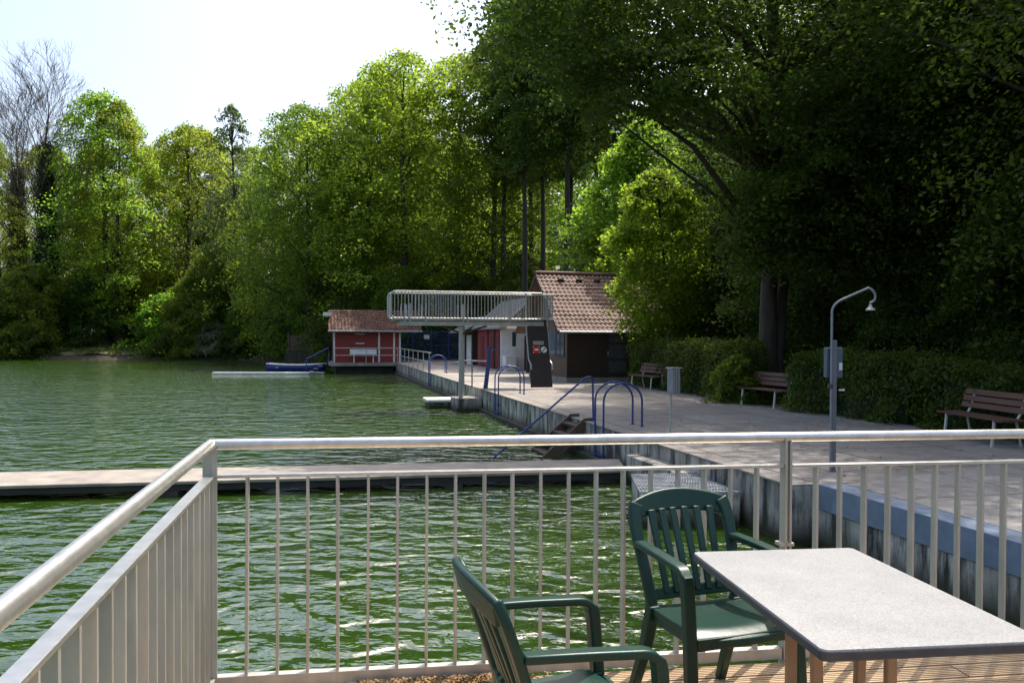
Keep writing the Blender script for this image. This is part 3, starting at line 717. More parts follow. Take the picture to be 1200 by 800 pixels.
for z in (1.0,1.5,2.0):
    wf.prism([Fm(S0-.027,T0+.3,ZP+z-.03), Fm(S0-.027,T0+1.32,ZP+z-.03), Fm(S0-.027,T0+1.32,ZP+z+.03), Fm(S0-.027,T0+.3,ZP+z+.03)], (UX*.024,UY*.024,0))
wn_ = wf.build('window', M['panel'], cb)
MB().prism([Fm(S0-.012,T0+.36,ZP+1.0), Fm(S0-.012,T0+1.3,ZP+1.0), Fm(S0-.012,T0+1.3,ZP+2.0), Fm(S0-.012,T0+.36,ZP+2.0)], (UX*.006,UY*.006,0)).build('pane', M['glass'], wn_)
MB().prism([Fm(S0-.008,T0+1.5,ZP+1.0), Fm(S0-.008,T0+2.5,ZP+1.0), Fm(S0-.008,T0+2.5,ZP+2.0), Fm(S0-.008,T0+1.5,ZP+2.0)], (UX*.006,UY*.006,0)).build('pane', M['glass'], cb)

_pv = Fm(S0,T0,0); _rm = Matrix.Translation(_pv) @ Matrix.Rotation(R(2.5),4,'Z') @ Matrix.Translation(-_pv)
cb.location = _rm.to_translation(); cb.rotation_euler = (0,0,R(2.5))

# ------------------------------------------------------------------ changing hut behind the platform
ht = empty('changing_hut', (0,0,0), 0, 'red and white changing hut with grey shingle roof behind the diving platform', 'hut')
HS0, HS1, HT0, HT1 = 4.25, 7.3, 25.0, 32.5
HE, HR = 2.2, 3.58; HM = (HS0+HS1)/2
MB().prism([Fm(HS0,HT0+.12,ZP-.02), Fm(HS0,HT1,ZP-.02), Fm(HS0,HT1,HE), Fm(HS0,HT0+.12,HE)], (UX*.1,UY*.1,0)).build('side_wall', M['red'], ht)
gw = MB().prism([Fm(HS0-.25,HT0,ZP-.02), Fm(HS1,HT0,ZP-.02), Fm(HS1,HT0,HE), Fm(HM,HT0,HR-.15), Fm(HS0-.25,HT0,HE-.22)], (VX*.12,VY*.12,0)).build('gable_wall', M['white'], ht)
arch = [Fm(HS0+1.0,HT0-.02,ZP+.02), Fm(HS0+2.1,HT0-.02,ZP+.02)] + [Fm(HS0+1.55+.55*math.cos(k*math.pi/10),HT0-.02,ZP+1.65+.45*math.sin(k*math.pi/10)) for k in range(11)]
MB().prism(arch, (VX*.018,VY*.018,0)).build('arched_door', M['reddk'], gw)
MB().prism([Fm(HS0+.35,HT0-.012,ZP+1.25), Fm(HS0+.55,HT0-.012,ZP+1.25), Fm(HS0+.55,HT0-.012,ZP+2.0), Fm(HS0+.35,HT0-.012,ZP+2.0)], (VX*.01,VY*.01,0)).build('sign', M['signdark'], gw)
for t0, t1, m_ in ((26.3,27.2,'reddk'),(28.0,28.9,'reddk'),(30.6,31.5,'reddk')):
    MB().prism([Fm(HS0-.03,t0,ZP), Fm(HS0-.03,t1,ZP), Fm(HS0-.03,t1,ZP+1.75), Fm(HS0-.03,t0,ZP+1.75)], (UX*.028,UY*.028,0)).build('door', M[m_], ht)
for t in (27.5,29.3):
    MB().prism([Fm(HS0-.06,t,ZP), Fm(HS0-.06,t+.14,ZP), Fm(HS0-.06,t+.14,HE), Fm(HS0-.06,t,HE)], (UX*.058,UY*.058,0)).build('wall_post', M['brownwood'], ht)
kh = (HR-HE)/(HM-HS0)
hro = MB(); sl = Fm(HM,HT0-.4,HR); 
hro.prism([Fm(HS0-.35,HT0-.35,HE-.35*kh+.02), Fm(HM,HT0-.35,HR), Fm(HM,HT1+.3,HR), Fm(HS0-.35,HT1+.3,HE-.35*kh+.02)], (0,0,.07)); hro.build('roof_slope', M['shingle'], ht)
MB().prism([Fm(HS1+.35,HT0-.35,HE-.35*kh+.02), Fm(HM+.003,HT0-.35,HR), Fm(HM+.003,HT1+.3,HR), Fm(HS1+.35,HT1+.3,HE-.35*kh+.02)], (0,0,.07)).build('roof_slope', M['shingle'], ht)
MB().prism([Fm(HS0-.42,HT0-.37,HE-.35*kh-.08), Fm(HM,HT0-.37,HR-.1), Fm(HM,HT0-.37,HR+.06), Fm(HS0-.42,HT0-.37,HE-.35*kh+.06)], (-VX*.03,-VY*.03,0)).build('bargeboard', M['reddk'], ht)
MB().prism([Fm(HS0-.03,HT0+.7,ZP), Fm(HS0-.03,HT0+1.2,ZP), Fm(HS0-.03,HT0+1.2,ZP+.75), Fm(HS0-.03,HT0+.7,ZP+.75)], (UX*.02,UY*.02,0)).build('hatch', M['plywood'], ht)
# far low annex
an = empty('store_shed', (0,0,0), 0, 'low white-posted shed with pale door at the far end of the changing hut', 'shed')
MB().prism([Fm(4.1,33.4,ZP), Fm(7,33.4,ZP), Fm(7,37,ZP), Fm(4.1,37,ZP)], (0,0,2.1)).build('wall', M['brownwood'], an)
MB().prism([Fm(4.06,33.7,ZP), Fm(4.06,35.2,ZP), Fm(4.06,35.2,ZP+1.85), Fm(4.06,33.7,ZP+1.85)], (UX*.03,UY*.03,0)).build('door', M['white'], an)
MB().prism([Fm(3.9,36.5,ZP), Fm(4.08,36.5,ZP), Fm(4.08,36.8,ZP), Fm(3.9,36.8,ZP)], (0,0,2.05)).build('post', M['white'], an)
MB().prism([Fm(3.3,33.0,1.72), Fm(5.3,33.0,2.75), Fm(5.3,37.5,2.75), Fm(3.3,37.5,1.72)], (0,0,.08)).build('roof', M['shingle'], an)
# sales canopy in front of the gable
cn = empty('kiosk_canopy', (0,0,0), 0, 'small dark brown kiosk canopy on a post before the white gable', 'canopy')
MB().prism([Fm(3.55,21.8,1.9), Fm(6.0,21.8,1.9), Fm(5.8,22.3,2.42), Fm(3.8,22.3,2.42)], (VX*1.6,VY*1.6,0)).build('roof', M['midwood'], cn)
MB().prism([Fm(4.75,22.4,ZP), Fm(5.0,22.4,ZP), Fm(5.0,22.7,ZP), Fm(4.75,22.7,ZP)], (0,0,2.12)).build('post', M['brownwood'], cn)
MB().prism([Fm(5.02,22.45,ZP+.05), Fm(6.2,22.45,ZP+.05), Fm(6.2,22.6,ZP+.05), Fm(5.02,22.6,ZP+.05)], (0,0,.95)).build('counter', M['brownwood'], cn)
MB().sweep([Fm(5.05,22.38,ZP+.1), Fm(5.7,22.38,ZP+1.0)], (VX,VY,0), .04, .04).build('strut', M['barkpale'], cn)
MB().prism([Fm(4.78,22.36,ZP+1.15), Fm(4.97,22.36,ZP+1.15), Fm(4.97,22.36,ZP+1.75), Fm(4.78,22.36,ZP+1.75)], (VX*.03,VY*.03,0)).build('sign', M['signdark'], cn)
for k in range(4):
    z = ZP+1.2+k*.135
    MB().prism([Fm(4.80,22.35,z), Fm(4.95,22.35,z), Fm(4.95,22.35,z+.10), Fm(4.80,22.35,z+.10)], (VX*.006,VY*.006,0)).build('plate', M['signgrey'], cn)
fz = empty('freezer_box', (0,0,0), 0, 'white waist-high box standing against the white gable', 'box')
MB().prism([Fm(4.05,24.1,ZP), Fm(4.62,24.1,ZP), Fm(4.62,24.9,ZP), Fm(4.05,24.9,ZP)], (0,0,.72)).build('body', M['white'], fz, bevel=.02)
MB().prism([Fm(4.03,24.08,ZP+.73), Fm(4.64,24.08,ZP+.73), Fm(4.64,24.92,ZP+.73), Fm(4.03,24.92,ZP+.73)], (0,0,.05)).build('lid', M['white'], fz, bevel=.01)

# ------------------------------------------------------------------ red boathouse
bh = empty('boathouse', (0,0,0), 0, 'red boarded boathouse with tiled roof on a deck over the water', 'boathouse')
BS0, BS1, BT0, BT1 = -4.05, .35, 39.6, 43.6
def bx(nm, s0, s1, t0, t1, z0, z1, m, par, **k): return MB().prism([Fm(s0,t0,z0), Fm(s1,t0,z0), Fm(s1,t1,z0), Fm(s0,t1,z0)], (0,0,z1-z0)).build(nm, m, par, **k)
bx('deck', BS0-.3, BS1+.2, BT0-.9, BT1, ZP-.22, ZP-.02, M['jetty'], bh)
bx('base', BS0+.1, BS1-.5, BT0-.3, BT1, ZW-1, ZP-.22, M['jettyside'], bh)
bx('wall', BS0, BS1, BT0, BT1, ZP-.02, 1.92, M['red'], bh)
for s in (BS0, BS0+2.95, BS0+3.95, BS1-.06): bx('corner_board', s-.05, s+.07, BT0-.03, BT0-.002, ZP, 1.92, M['white'], bh)
for z in (1.0, 1.62): bx('vent_slot', BS0+1.4, BS0+2.0, BT0-.012, BT0-.002, z, z+.06, M['white'], bh)
bx('lintel', BS0+1.2, BS0+2.7, BT0-.02, BT0-.002, 1.80, 1.90, M['barkpale'], bh)
BE, BRZ = 1.84, 3.28; BM = (BT0+BT1)/2
ro = tiled('roof', Fm(BS0-.35,BT0-.55,BE), Fm(BS1+1.35,0,0)-Fm(BS0-.35,0,0), Fm(0,BM,BRZ)-Fm(0,BT0-.55,BE), 27, 10, M['tilered'], bh, amp=.03, step=.05)
tiled('roof', Fm(BS1+1.35,BT1+.55,BE), Fm(BS0-.35,0,0)-Fm(BS1+1.35,0,0), Fm(0,BM,BRZ)-Fm(0,BT1+.55,BE), 27, 10, M['tilered'], bh, amp=.03, step=.05)
MB().tube([Fm(BS0-.4,BT0-.62,BE-.02), Fm(BS1+1.4,BT0-.62,BE-.02)], .06, 8).build('gutter', M['bin'], bh)
MB().sweep([Fm(BS0-.45,BM-.9,2.9), Fm(BS0-.45,BT0-.7,2.95)], (0,0,1), .22, .5).build('box_gutter', M['white'], bh)
for s, m_ in ((BS0+.02,'red'),(BS1-.02,'red')):
    MB().prism([Fm(s,BT0,1.9), Fm(s,BT1,1.9), Fm(s,BM,BRZ-.15)], (UX*.02,UY*.02,0)).build('gable', M[m_], bh)
wb = make_bench('white painted bench in front of the red boathouse wall', Fm(-2.15,39.05,ZP-.0), YAW, 'white', 'white', 1.75, None)
# pipe railing in front of the boathouse and along the pool edge
pr = empty('pipe_railing', (0,0,0), 0, 'grey two-bar pipe railing along boathouse front and promenade edge', 'railing')
path = [Fm(-4.1,38.75,0), Fm(.05,38.75,0), Fm(.12,23.2,0)]
for z in (ZP+.48, ZP+.95):
    MB().tube([p + Vector((0,0,z)) for p in path], .028, 8).build('bar', M['steel_far'], pr)
for q in [(-4.1,38.75),(-2.0,38.75)] + [(.05,38.75-k*2.2) for k in range(8)]:
    MB().tube([Fm(*q,ZP-.05), Fm(*q,ZP+.95)], .024, 8).build('post', M['steel_far'], pr)
lr2 = empty('lock_post', Fm(-.1,10.35,ZP), YAW, 'leaning blue post with cross handle beside short pipe railing', 'post')
MB().sweep([(.22,-.1,-.35),(.34,-.05,.55),(.42,0,1.42)], (1,0,0), [.15,.13,.10], .09).build('shaft', M['blue'], lr2, bevel=.01)
MB().tube([(.28,0,1.33),(.75,0,1.30)], .018, 8).build('handle', M['blue'], lr2)
sr = empty('short_railing', Fm(-.1,10.9,ZP), YAW, 'short dark pipe railing between platform post and leaning blue post', 'railing')
for z in (.42,.92): MB().tube([(-.35,0,z),(.38,-.45,z)], .024, 8).build('bar', M['steel_far'], sr)
MB().tube([(-.1,-.12,0),(-.1,-.12,.92)], .026, 8).build('post', M['bin'], sr)

# boat, float, access steps at the boathouse
bt = empty('rowing_boat', (-15.1,59.8,ZW), R(4), 'blue rowing boat with white gunwale moored left of the boathouse', 'boat')
V, Fc = [], []; NS = 15
prof = lambda u: (max(0, 1-abs(u)**3.2))**.6 if u > 0 else (.62 + .38*(1-abs(u)**2))
for i in range(NS):
    u = i/(NS-1)*2-1; w = .72*prof(u)*(.98 if u < 0 else 1)+.02; rise = .10*u*u
    for (a, z) in ((-1,.42+rise),(-.9,.15),(-.55,-.08),(0,-.14),(.55,-.08),(.9,.15),(1,.42+rise)): V.append((u*2.0, a*w, z))
for i in range(NS-1):
    for k in range(6): Fc.append((i*7+k, i*7+k+1, (i+1)*7+k+1, (i+1)*7+k))
Fc.append(tuple(range(7))); Fc.append(tuple((NS-1)*7+k for k in range(7)))
ho = link_mesh('hull', V, Fc, M['boatblue'], bt, 40); sm = ho.modifiers.new('thickness','SOLIDIFY'); sm.thickness = .04
gn = MB()
for sd_ in (0,6): gn.tube([Vector(V[i*7+sd_]) + Vector((0,0,.02)) for i in range(NS)], .045, 6)
gn.build('gunwale', M['white'], bt)
for x in (-1.2,0,.9): MB().box((x-.13,-.6,.25),(x+.13,.6,.29)).build('thwart', M['white'], bt)
fl = MB(); fl.box((-3.6,-.4,-.06),(3.6,.4,.06)); fo = fl.build('mooring_float', M['float'], bevel=.03); fo.location = (-16.1,56.6,ZW); fo.rotation_euler = (0,0,R(6))
tag(fo, 'long white mooring float lying on the water in front of the blue boat', 'float')
bs = empty('boat_steps', Fm(-4.5,39.6,ZP), YAW, 'grey steps with blue handrails beside the boathouse going into the water', 'steps')
for y in (-.45,.45): MB().tube([(.1,y,0),(.1,y,.95),(-1.3,y,.25),(-1.35,y,-.55)], .03, 8).build('handrail', M['blue'], bs)
for k in range(5): MB().box((-.3-k*.28,-.4,-.1-k*.17),(-.02-k*.28,.4,-.04-k*.17)).build('tread', M['bin'], bs)
sw = empty('shore_wall', (0,0,0), 0, 'low concrete bank wall with wooden fence left of the boathouse', 'wall')
MB().box((-18.3,69.0,-1.6),(-13.0,69.4,.35)).build('base', M['barkbrown'], sw)
MB().box((-18.1,69.15,.35),(-13.0,69.25,1.55)).build('fence_panel', M['midwood'], sw)
MB().box((-16.4,69.05,.5),(-13.6,69.12,1.3)).build('notice_board', M['barkpale'], sw)
for x in (-18.1,-15.6): MB().box((x-.06,69.05,.3),(x+.06,69.14,1.75)).build('post', M['midwood'], sw)

# blue fence and gate behind
bf = empty('blue_fence', (0,0,0), 0, 'dark blue steel fence and gate between boathouse and changing hut', 'fence')
fa, fb = Vector((-8.6,63.5,ZP)), Vector((-2.2,62.0,ZP))
fd = (fb-fa); 
pl = MB()
for k in range(60): p = fa + fd*(k/59); pl.tube([p, p+Vector((0,0,2.15))], .018, 5, False)
for z in (.1,1.1,2.1): pl.sweep([fa+Vector((0,0,z)), fb+Vector((0,0,z))], (0,0,1), .06, .04)
pl.build('bar_panel', M['blue_dull'], bf)
for u in (0,.2,.42,.62,.82,1): p = fa+fd*u; MB().tube([p, p+Vector((0,0,2.3))], .06, 8).build('post', M['blue_dull'], bf)
p = fa+fd*.36+Vector((0,-.06,1.7)); MB().box((p.x-.2,p.y-.02,p.z-.15),(p.x+.2,p.y,p.z+.15)).build('sign', M['white'], bf)

# ------------------------------------------------------------------ trees
def leaf_mesh(name, C, Rr, Nn, per, size, rng, flat=.22, droop=.25, tilt=.75, slim=.62):
    """C clump centres (n,3), Rr radii (n,), Nn spray normals (n,3)"""
    n = len(C); C = np.asarray(C, float); Rr = np.asarray(Rr, float); Nn = np.asarray(Nn, float)
    idx = np.repeat(np.arange(n), per); m = len(idx)
    nr = Nn[idx]; nr /= np.linalg.norm(nr, axis=1, keepdims=True)
    ref = rng.normal(size=(n,3))[idx]
    a = np.cross(nr, ref); a /= np.linalg.norm(a, axis=1, keepdims=True); b = np.cross(nr, a)
    ang = rng.uniform(0, 2*np.pi, m); rad = np.sqrt(rng.uniform(0, 1, m)) * (.75+.5*rng.uniform(0,1,m))
    rr = Rr[idx]
    el = rng.uniform(.55, 1.0, n)[idx]
    P = C[idx] + a*(rad*np.cos(ang)*rr)[:,None] + b*(rad*np.sin(ang)*rr*el)[:,None] + nr*(rng.normal(0, flat, m)*rr)[:,None]
    P[:,2] -= droop*rr*rad**2
    ln = nr + rng.normal(size=(m,3))*tilt; ln /= np.linalg.norm(ln, axis=1, keepdims=True)
    d = rng.normal(size=(m,3)); d -= ln*np.sum(d*ln, axis=1, keepdims=True); d /= np.linalg.norm(d, axis=1, keepdims=True)
    e = np.cross(ln, d)
    s = size*rng.uniform(.65, 1.3, m)[:,None]
    V = np.empty((m,4,3)); V[:,0] = P - d*s*.5; V[:,1] = P + e*s*.5*slim + ln*s*.06; V[:,2] = P + d*s*.5; V[:,3] = P - e*s*.5*slim + ln*s*.06
    me = bpy.data.meshes.new(name)
    me.vertices.add(m*4); me.vertices.foreach_set('co', V.reshape(-1))
    me.loops.add(m*4); me.loops.foreach_set('vertex_index', np.arange(m*4, dtype=np.int32))
    me.polygons.add(m); me.polygons.foreach_set('loop_start', np.arange(0, m*4, 4, dtype=np.int32))
    try: me.polygons.foreach_set('loop_total', np.full(m, 4, dtype=np.int32))
    except Exception: pass
    me.update(calc_edges=True); return me

PROF = {
 'dome': lambda u: max(0,1-u**4)**.55*(.62+.38*min(1,u/.3)),
 'egg': lambda u: max(0,1-u**2.7)**.55*(.55+.45*min(1,u/.35)),
 'tall': lambda u: max(0,1-u**3)**.7*(.75+.25*math.sin(u*7)),
 'cone': lambda u: max(.06,(1-u))**.75,
 'shrub': lambda u: max(0,1-u**2.2)**.5,
}
def grow(h, r0, cb, cr, prof, ncl, per, size, seed, crad=(.8,1.5), shell=.55, lean=(0,0), limbs=26, flat=.22, bow=.6, skip=0, squash=1.0, tilt=.75, wob=.3):
    rng = np.random.default_rng(seed); rd = random.Random(seed)
    tp = []; NS = 9
    for i in range(NS):
        u = i/(NS-1); tp.append(Vector((lean[0]*u*u + .25*math.sin(u*5+seed)*u, lean[1]*u*u + .25*math.cos(u*4+seed*2)*u, h*.95*u)))
    def trunk_at(z):
        u = max(0, min(1, z/(h*.95))); i = min(NS-2, int(u*(NS-1))); return tp[i].lerp(tp[i+1], u*(NS-1)-i)
    tb_ = MB(); tb_.tube(tp, [r0*(1.35 if i == 0 else 1)*(1-.88*(i/(NS-1))**.9) for i in range(NS)], 10)
    ph = [rd.uniform(0,6.28) for _ in range(6)]
    C, RR, NN = [], [], []
    lobes = [(rd.uniform(0,6.28), rd.uniform(.05,1), rd.uniform(.55,1.0)) for _ in range(9)]
    tries = 0
    while len(C) < ncl and tries < ncl*6:
        tries += 1
        u = rd.random()**.9; th = rd.uniform(0, 6.283)
        env = PROF[prof](u)*cr*(1 + .75*wob*(math.sin(2*th+ph[0]+u*5)*.5 + math.sin(3*th+ph[1]-u*9)*.5 + .5*math.sin(5*th+ph[2]+u*14)))
        q = rd.random(); q = shell + (1-shell)*q if rd.random() < .72 else q**.6
        # leave pockets empty so that the crown breaks into boughs
        if math.sin(4*th+ph[3]+u*3)*math.sin(u*17+ph[4]) > .62 and q > .45: continue
        z = cb + (h-cb)*u; c = trunk_at(z); rr = env*q
        p = Vector((c.x + rr*math.cos(th), c.y + rr*math.sin(th)*squash, z - .22*rr*(1-u)*bow))
        C.append(p); RR.append(rd.uniform(*crad)*(.75+.35*(1-u)))
        o = Vector((math.cos(th), math.sin(th), 0))*(.25+.55*q*u) + Vector((0,0,1)); NN.append(o + Vector((rd.gauss(0,.25),rd.gauss(0,.25),0)))
    order = list(range(len(C))); rd.shuffle(order)
    for i in order[:limbs]:
        p = C[i]; z0 = max(cb*.6, min(p.z - (Vector((p.x,p.y,0))-Vector((trunk_at(p.z).x,trunk_at(p.z).y,0))).length*rd.uniform(.4,.9), h*.85)); a = trunk_at(max(.5,z0))
        mid = a.lerp(p, .5) + Vector((0,0,(p-a).length*.08)); rb = r0*.30*(1-.6*z0/h)
        tb_.tube([a, a.lerp(mid,.5)+Vector((0,0,.1)), mid, p], [rb, rb*.8, rb*.55, .02], 5, False)
    C = np.array([tuple(c) for c in C]); NN = np.array([tuple(c) for c in NN])
    return tb_, leaf_mesh('crown', C, RR, NN, per, size, rng, flat=flat, tilt=tilt)

def tree_obj(name, loc, parts, leafm, barkm, label, group=None, rz=0, sc=1, cat='tree'):
    root = empty(name, loc, rz, label, cat, group); root.scale = (sc, sc, sc)
    t = parts[0].build('trunk', M[barkm], root, smooth=60)
    c = bpy.data.objects.new('crown', parts[1]); col.objects.link(c); c.parent = root; parts[1].materials.append(M[leafm])
    return root
def retree(src, loc, label, rz=0, sc=1, leafm=None, group=None, sx=1):
    c = copy_tree(src); c.location = loc; c.rotation_euler = (0,0,rz); c.scale = (sc*sx, sc*sx, sc); c['label'] = label
    if 'group' in c: del c['group']
    if group: c['group'] = group
    if leafm:
        for ch in c.children:
            if ch.name.startswith('crown'):
                ch.material_slots[0].link = 'OBJECT'; ch.material_slots[0].material = M[leafm]
    return c
def gz(x, y, dz=-.15): return (x, y, ground_z(x, y)+dz)

# --- prototypes used for the far shore and the wood behind
beech = grow(24, .40, 2.2, 7.4, 'dome', 560, 58, .26, 11, crad=(.9,1.7))
beech2 = grow(23, .38, 3.0, 7.0, 'egg', 520, 56, .25, 13, crad=(.8,1.5), limbs=40)
T_beech = tree_obj('beech_tree', gz(-12.8,75), beech, 'leaf_fresh', 'bark', 'broad bright green beech rising behind the left end of the boathouse roof')
slim = grow(27, .34, 6, 5.2, 'egg', 400, 56, .26, 23, crad=(.7,1.4), limbs=34)
T_slim = tree_obj('slender_tree', gz(-43,93), slim, 'leaf_fresh', 'bark', 'tall bright green tree just right of the ivy clad bare tree')
sparse = grow(25, .36, 8, 3.8, 'egg', 150, 42, .28, 31, crad=(.6,1.2), limbs=70, shell=.3)
T_sparse = tree_obj('sparse_tree', gz(-28.3,87), sparse, 'leaf_olive', 'bark', 'thin dark trunk with sparse olive leaves standing at the far shore')
low = grow(9, .16, .4, 4.2, 'shrub', 300, 70, .24, 41, crad=(.6,1.2), limbs=16, shell=.6)
T_low = tree_obj('waterside_tree', gz(-50,88.3), low, 'leaf_mid', 'bark', 'low dark green tree hanging over the water at the left picture edge')
pine = grow(27, .27, 13, 2.6, 'egg', 130, 110, .26, 51, crad=(.6,1.1), limbs=50, shell=.2)
bush = grow(3.2, .07, .1, 2.0, 'shrub', 130, 80, .20, 61, crad=(.4,.8), limbs=10, shell=.6)

# --- far left shore, one by one
T_beech2 = tree_obj('leafy_tree', gz(-44.5,93.5), beech2, 'leaf_lime', 'bark', 'broad light green tree above the grassy bank, tallest leafy crown at the left'); T_beech2.scale = (1.18,1.18,1.22)
retree(T_beech2, gz(-38.2,100.5), 'wide yellow-green tree to the right of the grassy bank', 1.9, 1.13, 'leaf_fresh')
retree(T_beech2, gz(-28.2,91.5), 'tall olive green tree behind the thin dark trunk', 2.6, .84, 'leaf_olive')
retree(T_sparse, gz(-25.5,92), 'slender bare looking trunk in the bright gap left of the beech', 2.1, .85)
retree(T_sparse, gz(-22.8,88), 'very thin leaning stem at the left foot of the big beech', 3.5, .62, 'leaf_fresh')
retree(T_beech2, gz(-39.5,107), 'distant green crown filling the dip between the two widest far trees', 3.3, 1.16, 'leaf_fresh', sx=1.1)
retree(T_beech, gz(-57,95), 'full green tree cut by the left edge of the picture', 2.0, .74, 'leaf_mid')
retree(T_beech2, gz(-50.5,99), 'green tree directly behind the bare twiggy crown', 4.0, .86, 'leaf_mid')
for x, y, s, m_, lab in ((-53.5,87,.85,'leaf_dark','dark rounded tree over the water at the far left'), (-45.5,91.5,.9,'leaf_dark','dark tree at the waterline left of the grassy bank'), (-32.4,88.5,1.0,'leaf_mid','green waterside tree right of the grassy bank'),
                     (-27.2,86.3,.55,'leaf_mid','low green tree around the foot of the thin dark trunk'), (-23.0,84.2,.62,'leaf_dark','dark low tree over the water behind the white float'), (-20.6,80.6,.7,'leaf_dark','dark low tree left of the bank wall'),
                     (-30.5,90.5,1.25,'leaf_mid','taller green understorey tree behind the pale blossom bush')):
    retree(T_low, gz(x,y), lab, x*1.7, s, m_)
T_bush = tree_obj('waterside_bush', gz(-30.2,86.2), bush, 'leaf_pale', 'bark', 'pale blossoming bush at the waterline of the far shore', cat='bush')
for k, (x, y, s, m_) in enumerate(((-57.5,85.0,1.1,'leaf_dark'),(-53.0,85.0,1.0,'leaf_dark'),(-49.5,86.0,1.1,'leaf_mid'),(-48.0,86.1,.9,'leaf_dark'),(-34.8,86.2,.9,'leaf_dark'),(-32.4,86.0,1.0,'leaf_mid'),(-27.8,85.2,.9,'leaf_dark'),(-25.4,84.2,.9,'leaf_dark'),(-22.6,82.6,.8,'leaf_mid'),(-20.6,80.8,.8,'leaf_dark'))):
    retree(T_bush, gz(x,y), 'small dark bush with leaves touching the water along the far shore', k*1.3, s, m_, 'bushes along the far waterline')
retree(T_bush, gz(-36.3,89.6), 'bright lime young bush beside the path on the far bank', 1, 1.9, 'leaf_lime')

# ivy clad bare tree
def twig_tree(h, seed):
    rd = random.Random(seed); mb = MB()
    def rec(p, d, L, r, lvl):
        q = p + d*L; midp = p.lerp(q,.5) + Vector((rd.gauss(0,.05),rd.gauss(0,.05),rd.gauss(0,.02)))*L
        mb.tube([p, midp, q], [r, r*.85, r*.66], 5 if lvl < 2 else 3, False)
        if lvl >= 5: return
        for k in range(3):
            ax = Vector((rd.gauss(0,1),rd.gauss(0,1),rd.gauss(0,.4))).normalized(); sp = .30 if k == 0 else .62
            nd = (d + ax*sp + Vector((0,0,.16))).normalized()
            rec(p.lerp(q, rd.uniform(.3,.95)) if k else q, nd, L*rd.uniform(.62,.82), max(.016, r*(.66 if k == 0 else .5)), lvl+1)
    tp = [Vector((.35*math.sin(i*.9),.3*math.cos(i*.7),h*.86*i/8)) for i in range(9)]
    mb.tube(tp, [.46,.42,.37,.32,.27,.21,.15,.09,.03], 9)
    for k in range(24):
        u = .40 + .56*k/23; i = min(7,int(u*8)); p = tp[i].lerp(tp[i+1], u*8-i); a = k*2.4+rd.uniform(-.4,.4); ou = .62 - .30*(u-.4)/.6
        rec(p, Vector((math.cos(a)*ou, math.sin(a)*ou, .85)).normalized(), h*.13*(1.25-.55*u), .11*(1.2-u), 1)
    return mb
iv = empty('bare_tree', gz(-49.6,91), 0, 'bare twiggy tree with its trunk wrapped in dark ivy at the left', 'tree')
twig_tree(31, 4).build('trunk', M['twig'], iv, smooth=60)
rng = np.random.default_rng(77); nC = 260
zz = rng.uniform(.5, 22, nC); th = rng.uniform(0,6.28,nC); rr_ = 1.25*(1-zz/30)*rng.uniform(.5,1.3,nC)
ivm = leaf_mesh('ivy', np.c_[rr_*np.cos(th), rr_*np.sin(th), zz], rng.uniform(.5,.95,nC), np.c_[np.cos(th),np.sin(th),np.full(nC,.35)], 70, .26, rng)
ivm.materials.append(M['leaf_ivy']); io = bpy.data.objects.new('ivy', ivm); col.objects.link(io); io.parent = iv
iv2 = copy_tree(iv); iv2.location = gz(-55.5,96); iv2.rotation_euler = (0,0,2); iv2.scale = (.9,.9,.92); iv2['label'] = 'second bare tree with dark stem behind the left picture edge'

# grassy bank with path
gb = MB(); gx = list(np.linspace(-47,-36.5,17)); gy = list(np.linspace(86.2,93.5,13)); V = []; Fc = []
for y in gy:
    for x in gx: V.append((x, y, max(ground_z(x,y), ZW+.1) + .10 + .12*math.sin(x*1.3)*math.sin(y*.9)))
for j in range(12):
    for i in range(16): Fc.append((j*17+i,j*17+i+1,(j+1)*17+i+1,(j+1)*17+i))
M['bank'] = pmat('bank_turf', (.10,.11,.035), (.22,.17,.08), .9, .95, 0, .5, bscale=6)
tag(link_mesh('grassy_bank', V, Fc, M['bank'], smooth=60), kind='structure')
rng = np.random.default_rng(5); n = 90; X_ = rng.uniform(-46.5,-37,n); Y_ = rng.uniform(86.2,91,n)
gm = leaf_mesh('bank_grass', np.c_[X_, Y_, [ground_z(a,b)+.3 for a,b in zip(X_,Y_)]], np.full(n,.55), np.c_[np.zeros(n),np.zeros(n),np.ones(n)], 60, .30, rng, flat=.25, tilt=1.6, slim=.2)
gm.materials.append(M['grass']); tag_o = bpy.data.objects.new('bank_grass', gm); col.objects.link(tag_o); tag(tag_o, kind='stuff')
tag(link_mesh('forest_path', [(-37.6,92,ground_z(-37.6,92)+.35),(-35.9,91.6,ground_z(-36,91.6)+.35),(-36.5,101,ground_z(-36.5,101)+.5),(-38.5,101,ground_z(-38.5,101)+.5)], [(0,1,2,3)], M['path']), kind='structure')
tag(link_mesh('gravel_path', [(-32,93,ground_z(-32,93)+.5),(-20,91,ground_z(-20,91)+.5),(-20,97,ground_z(-20,97)+1.2),(-32,99,ground_z(-32,99)+1.2)], [(0,1,2,3)], M['path']), kind='structure')

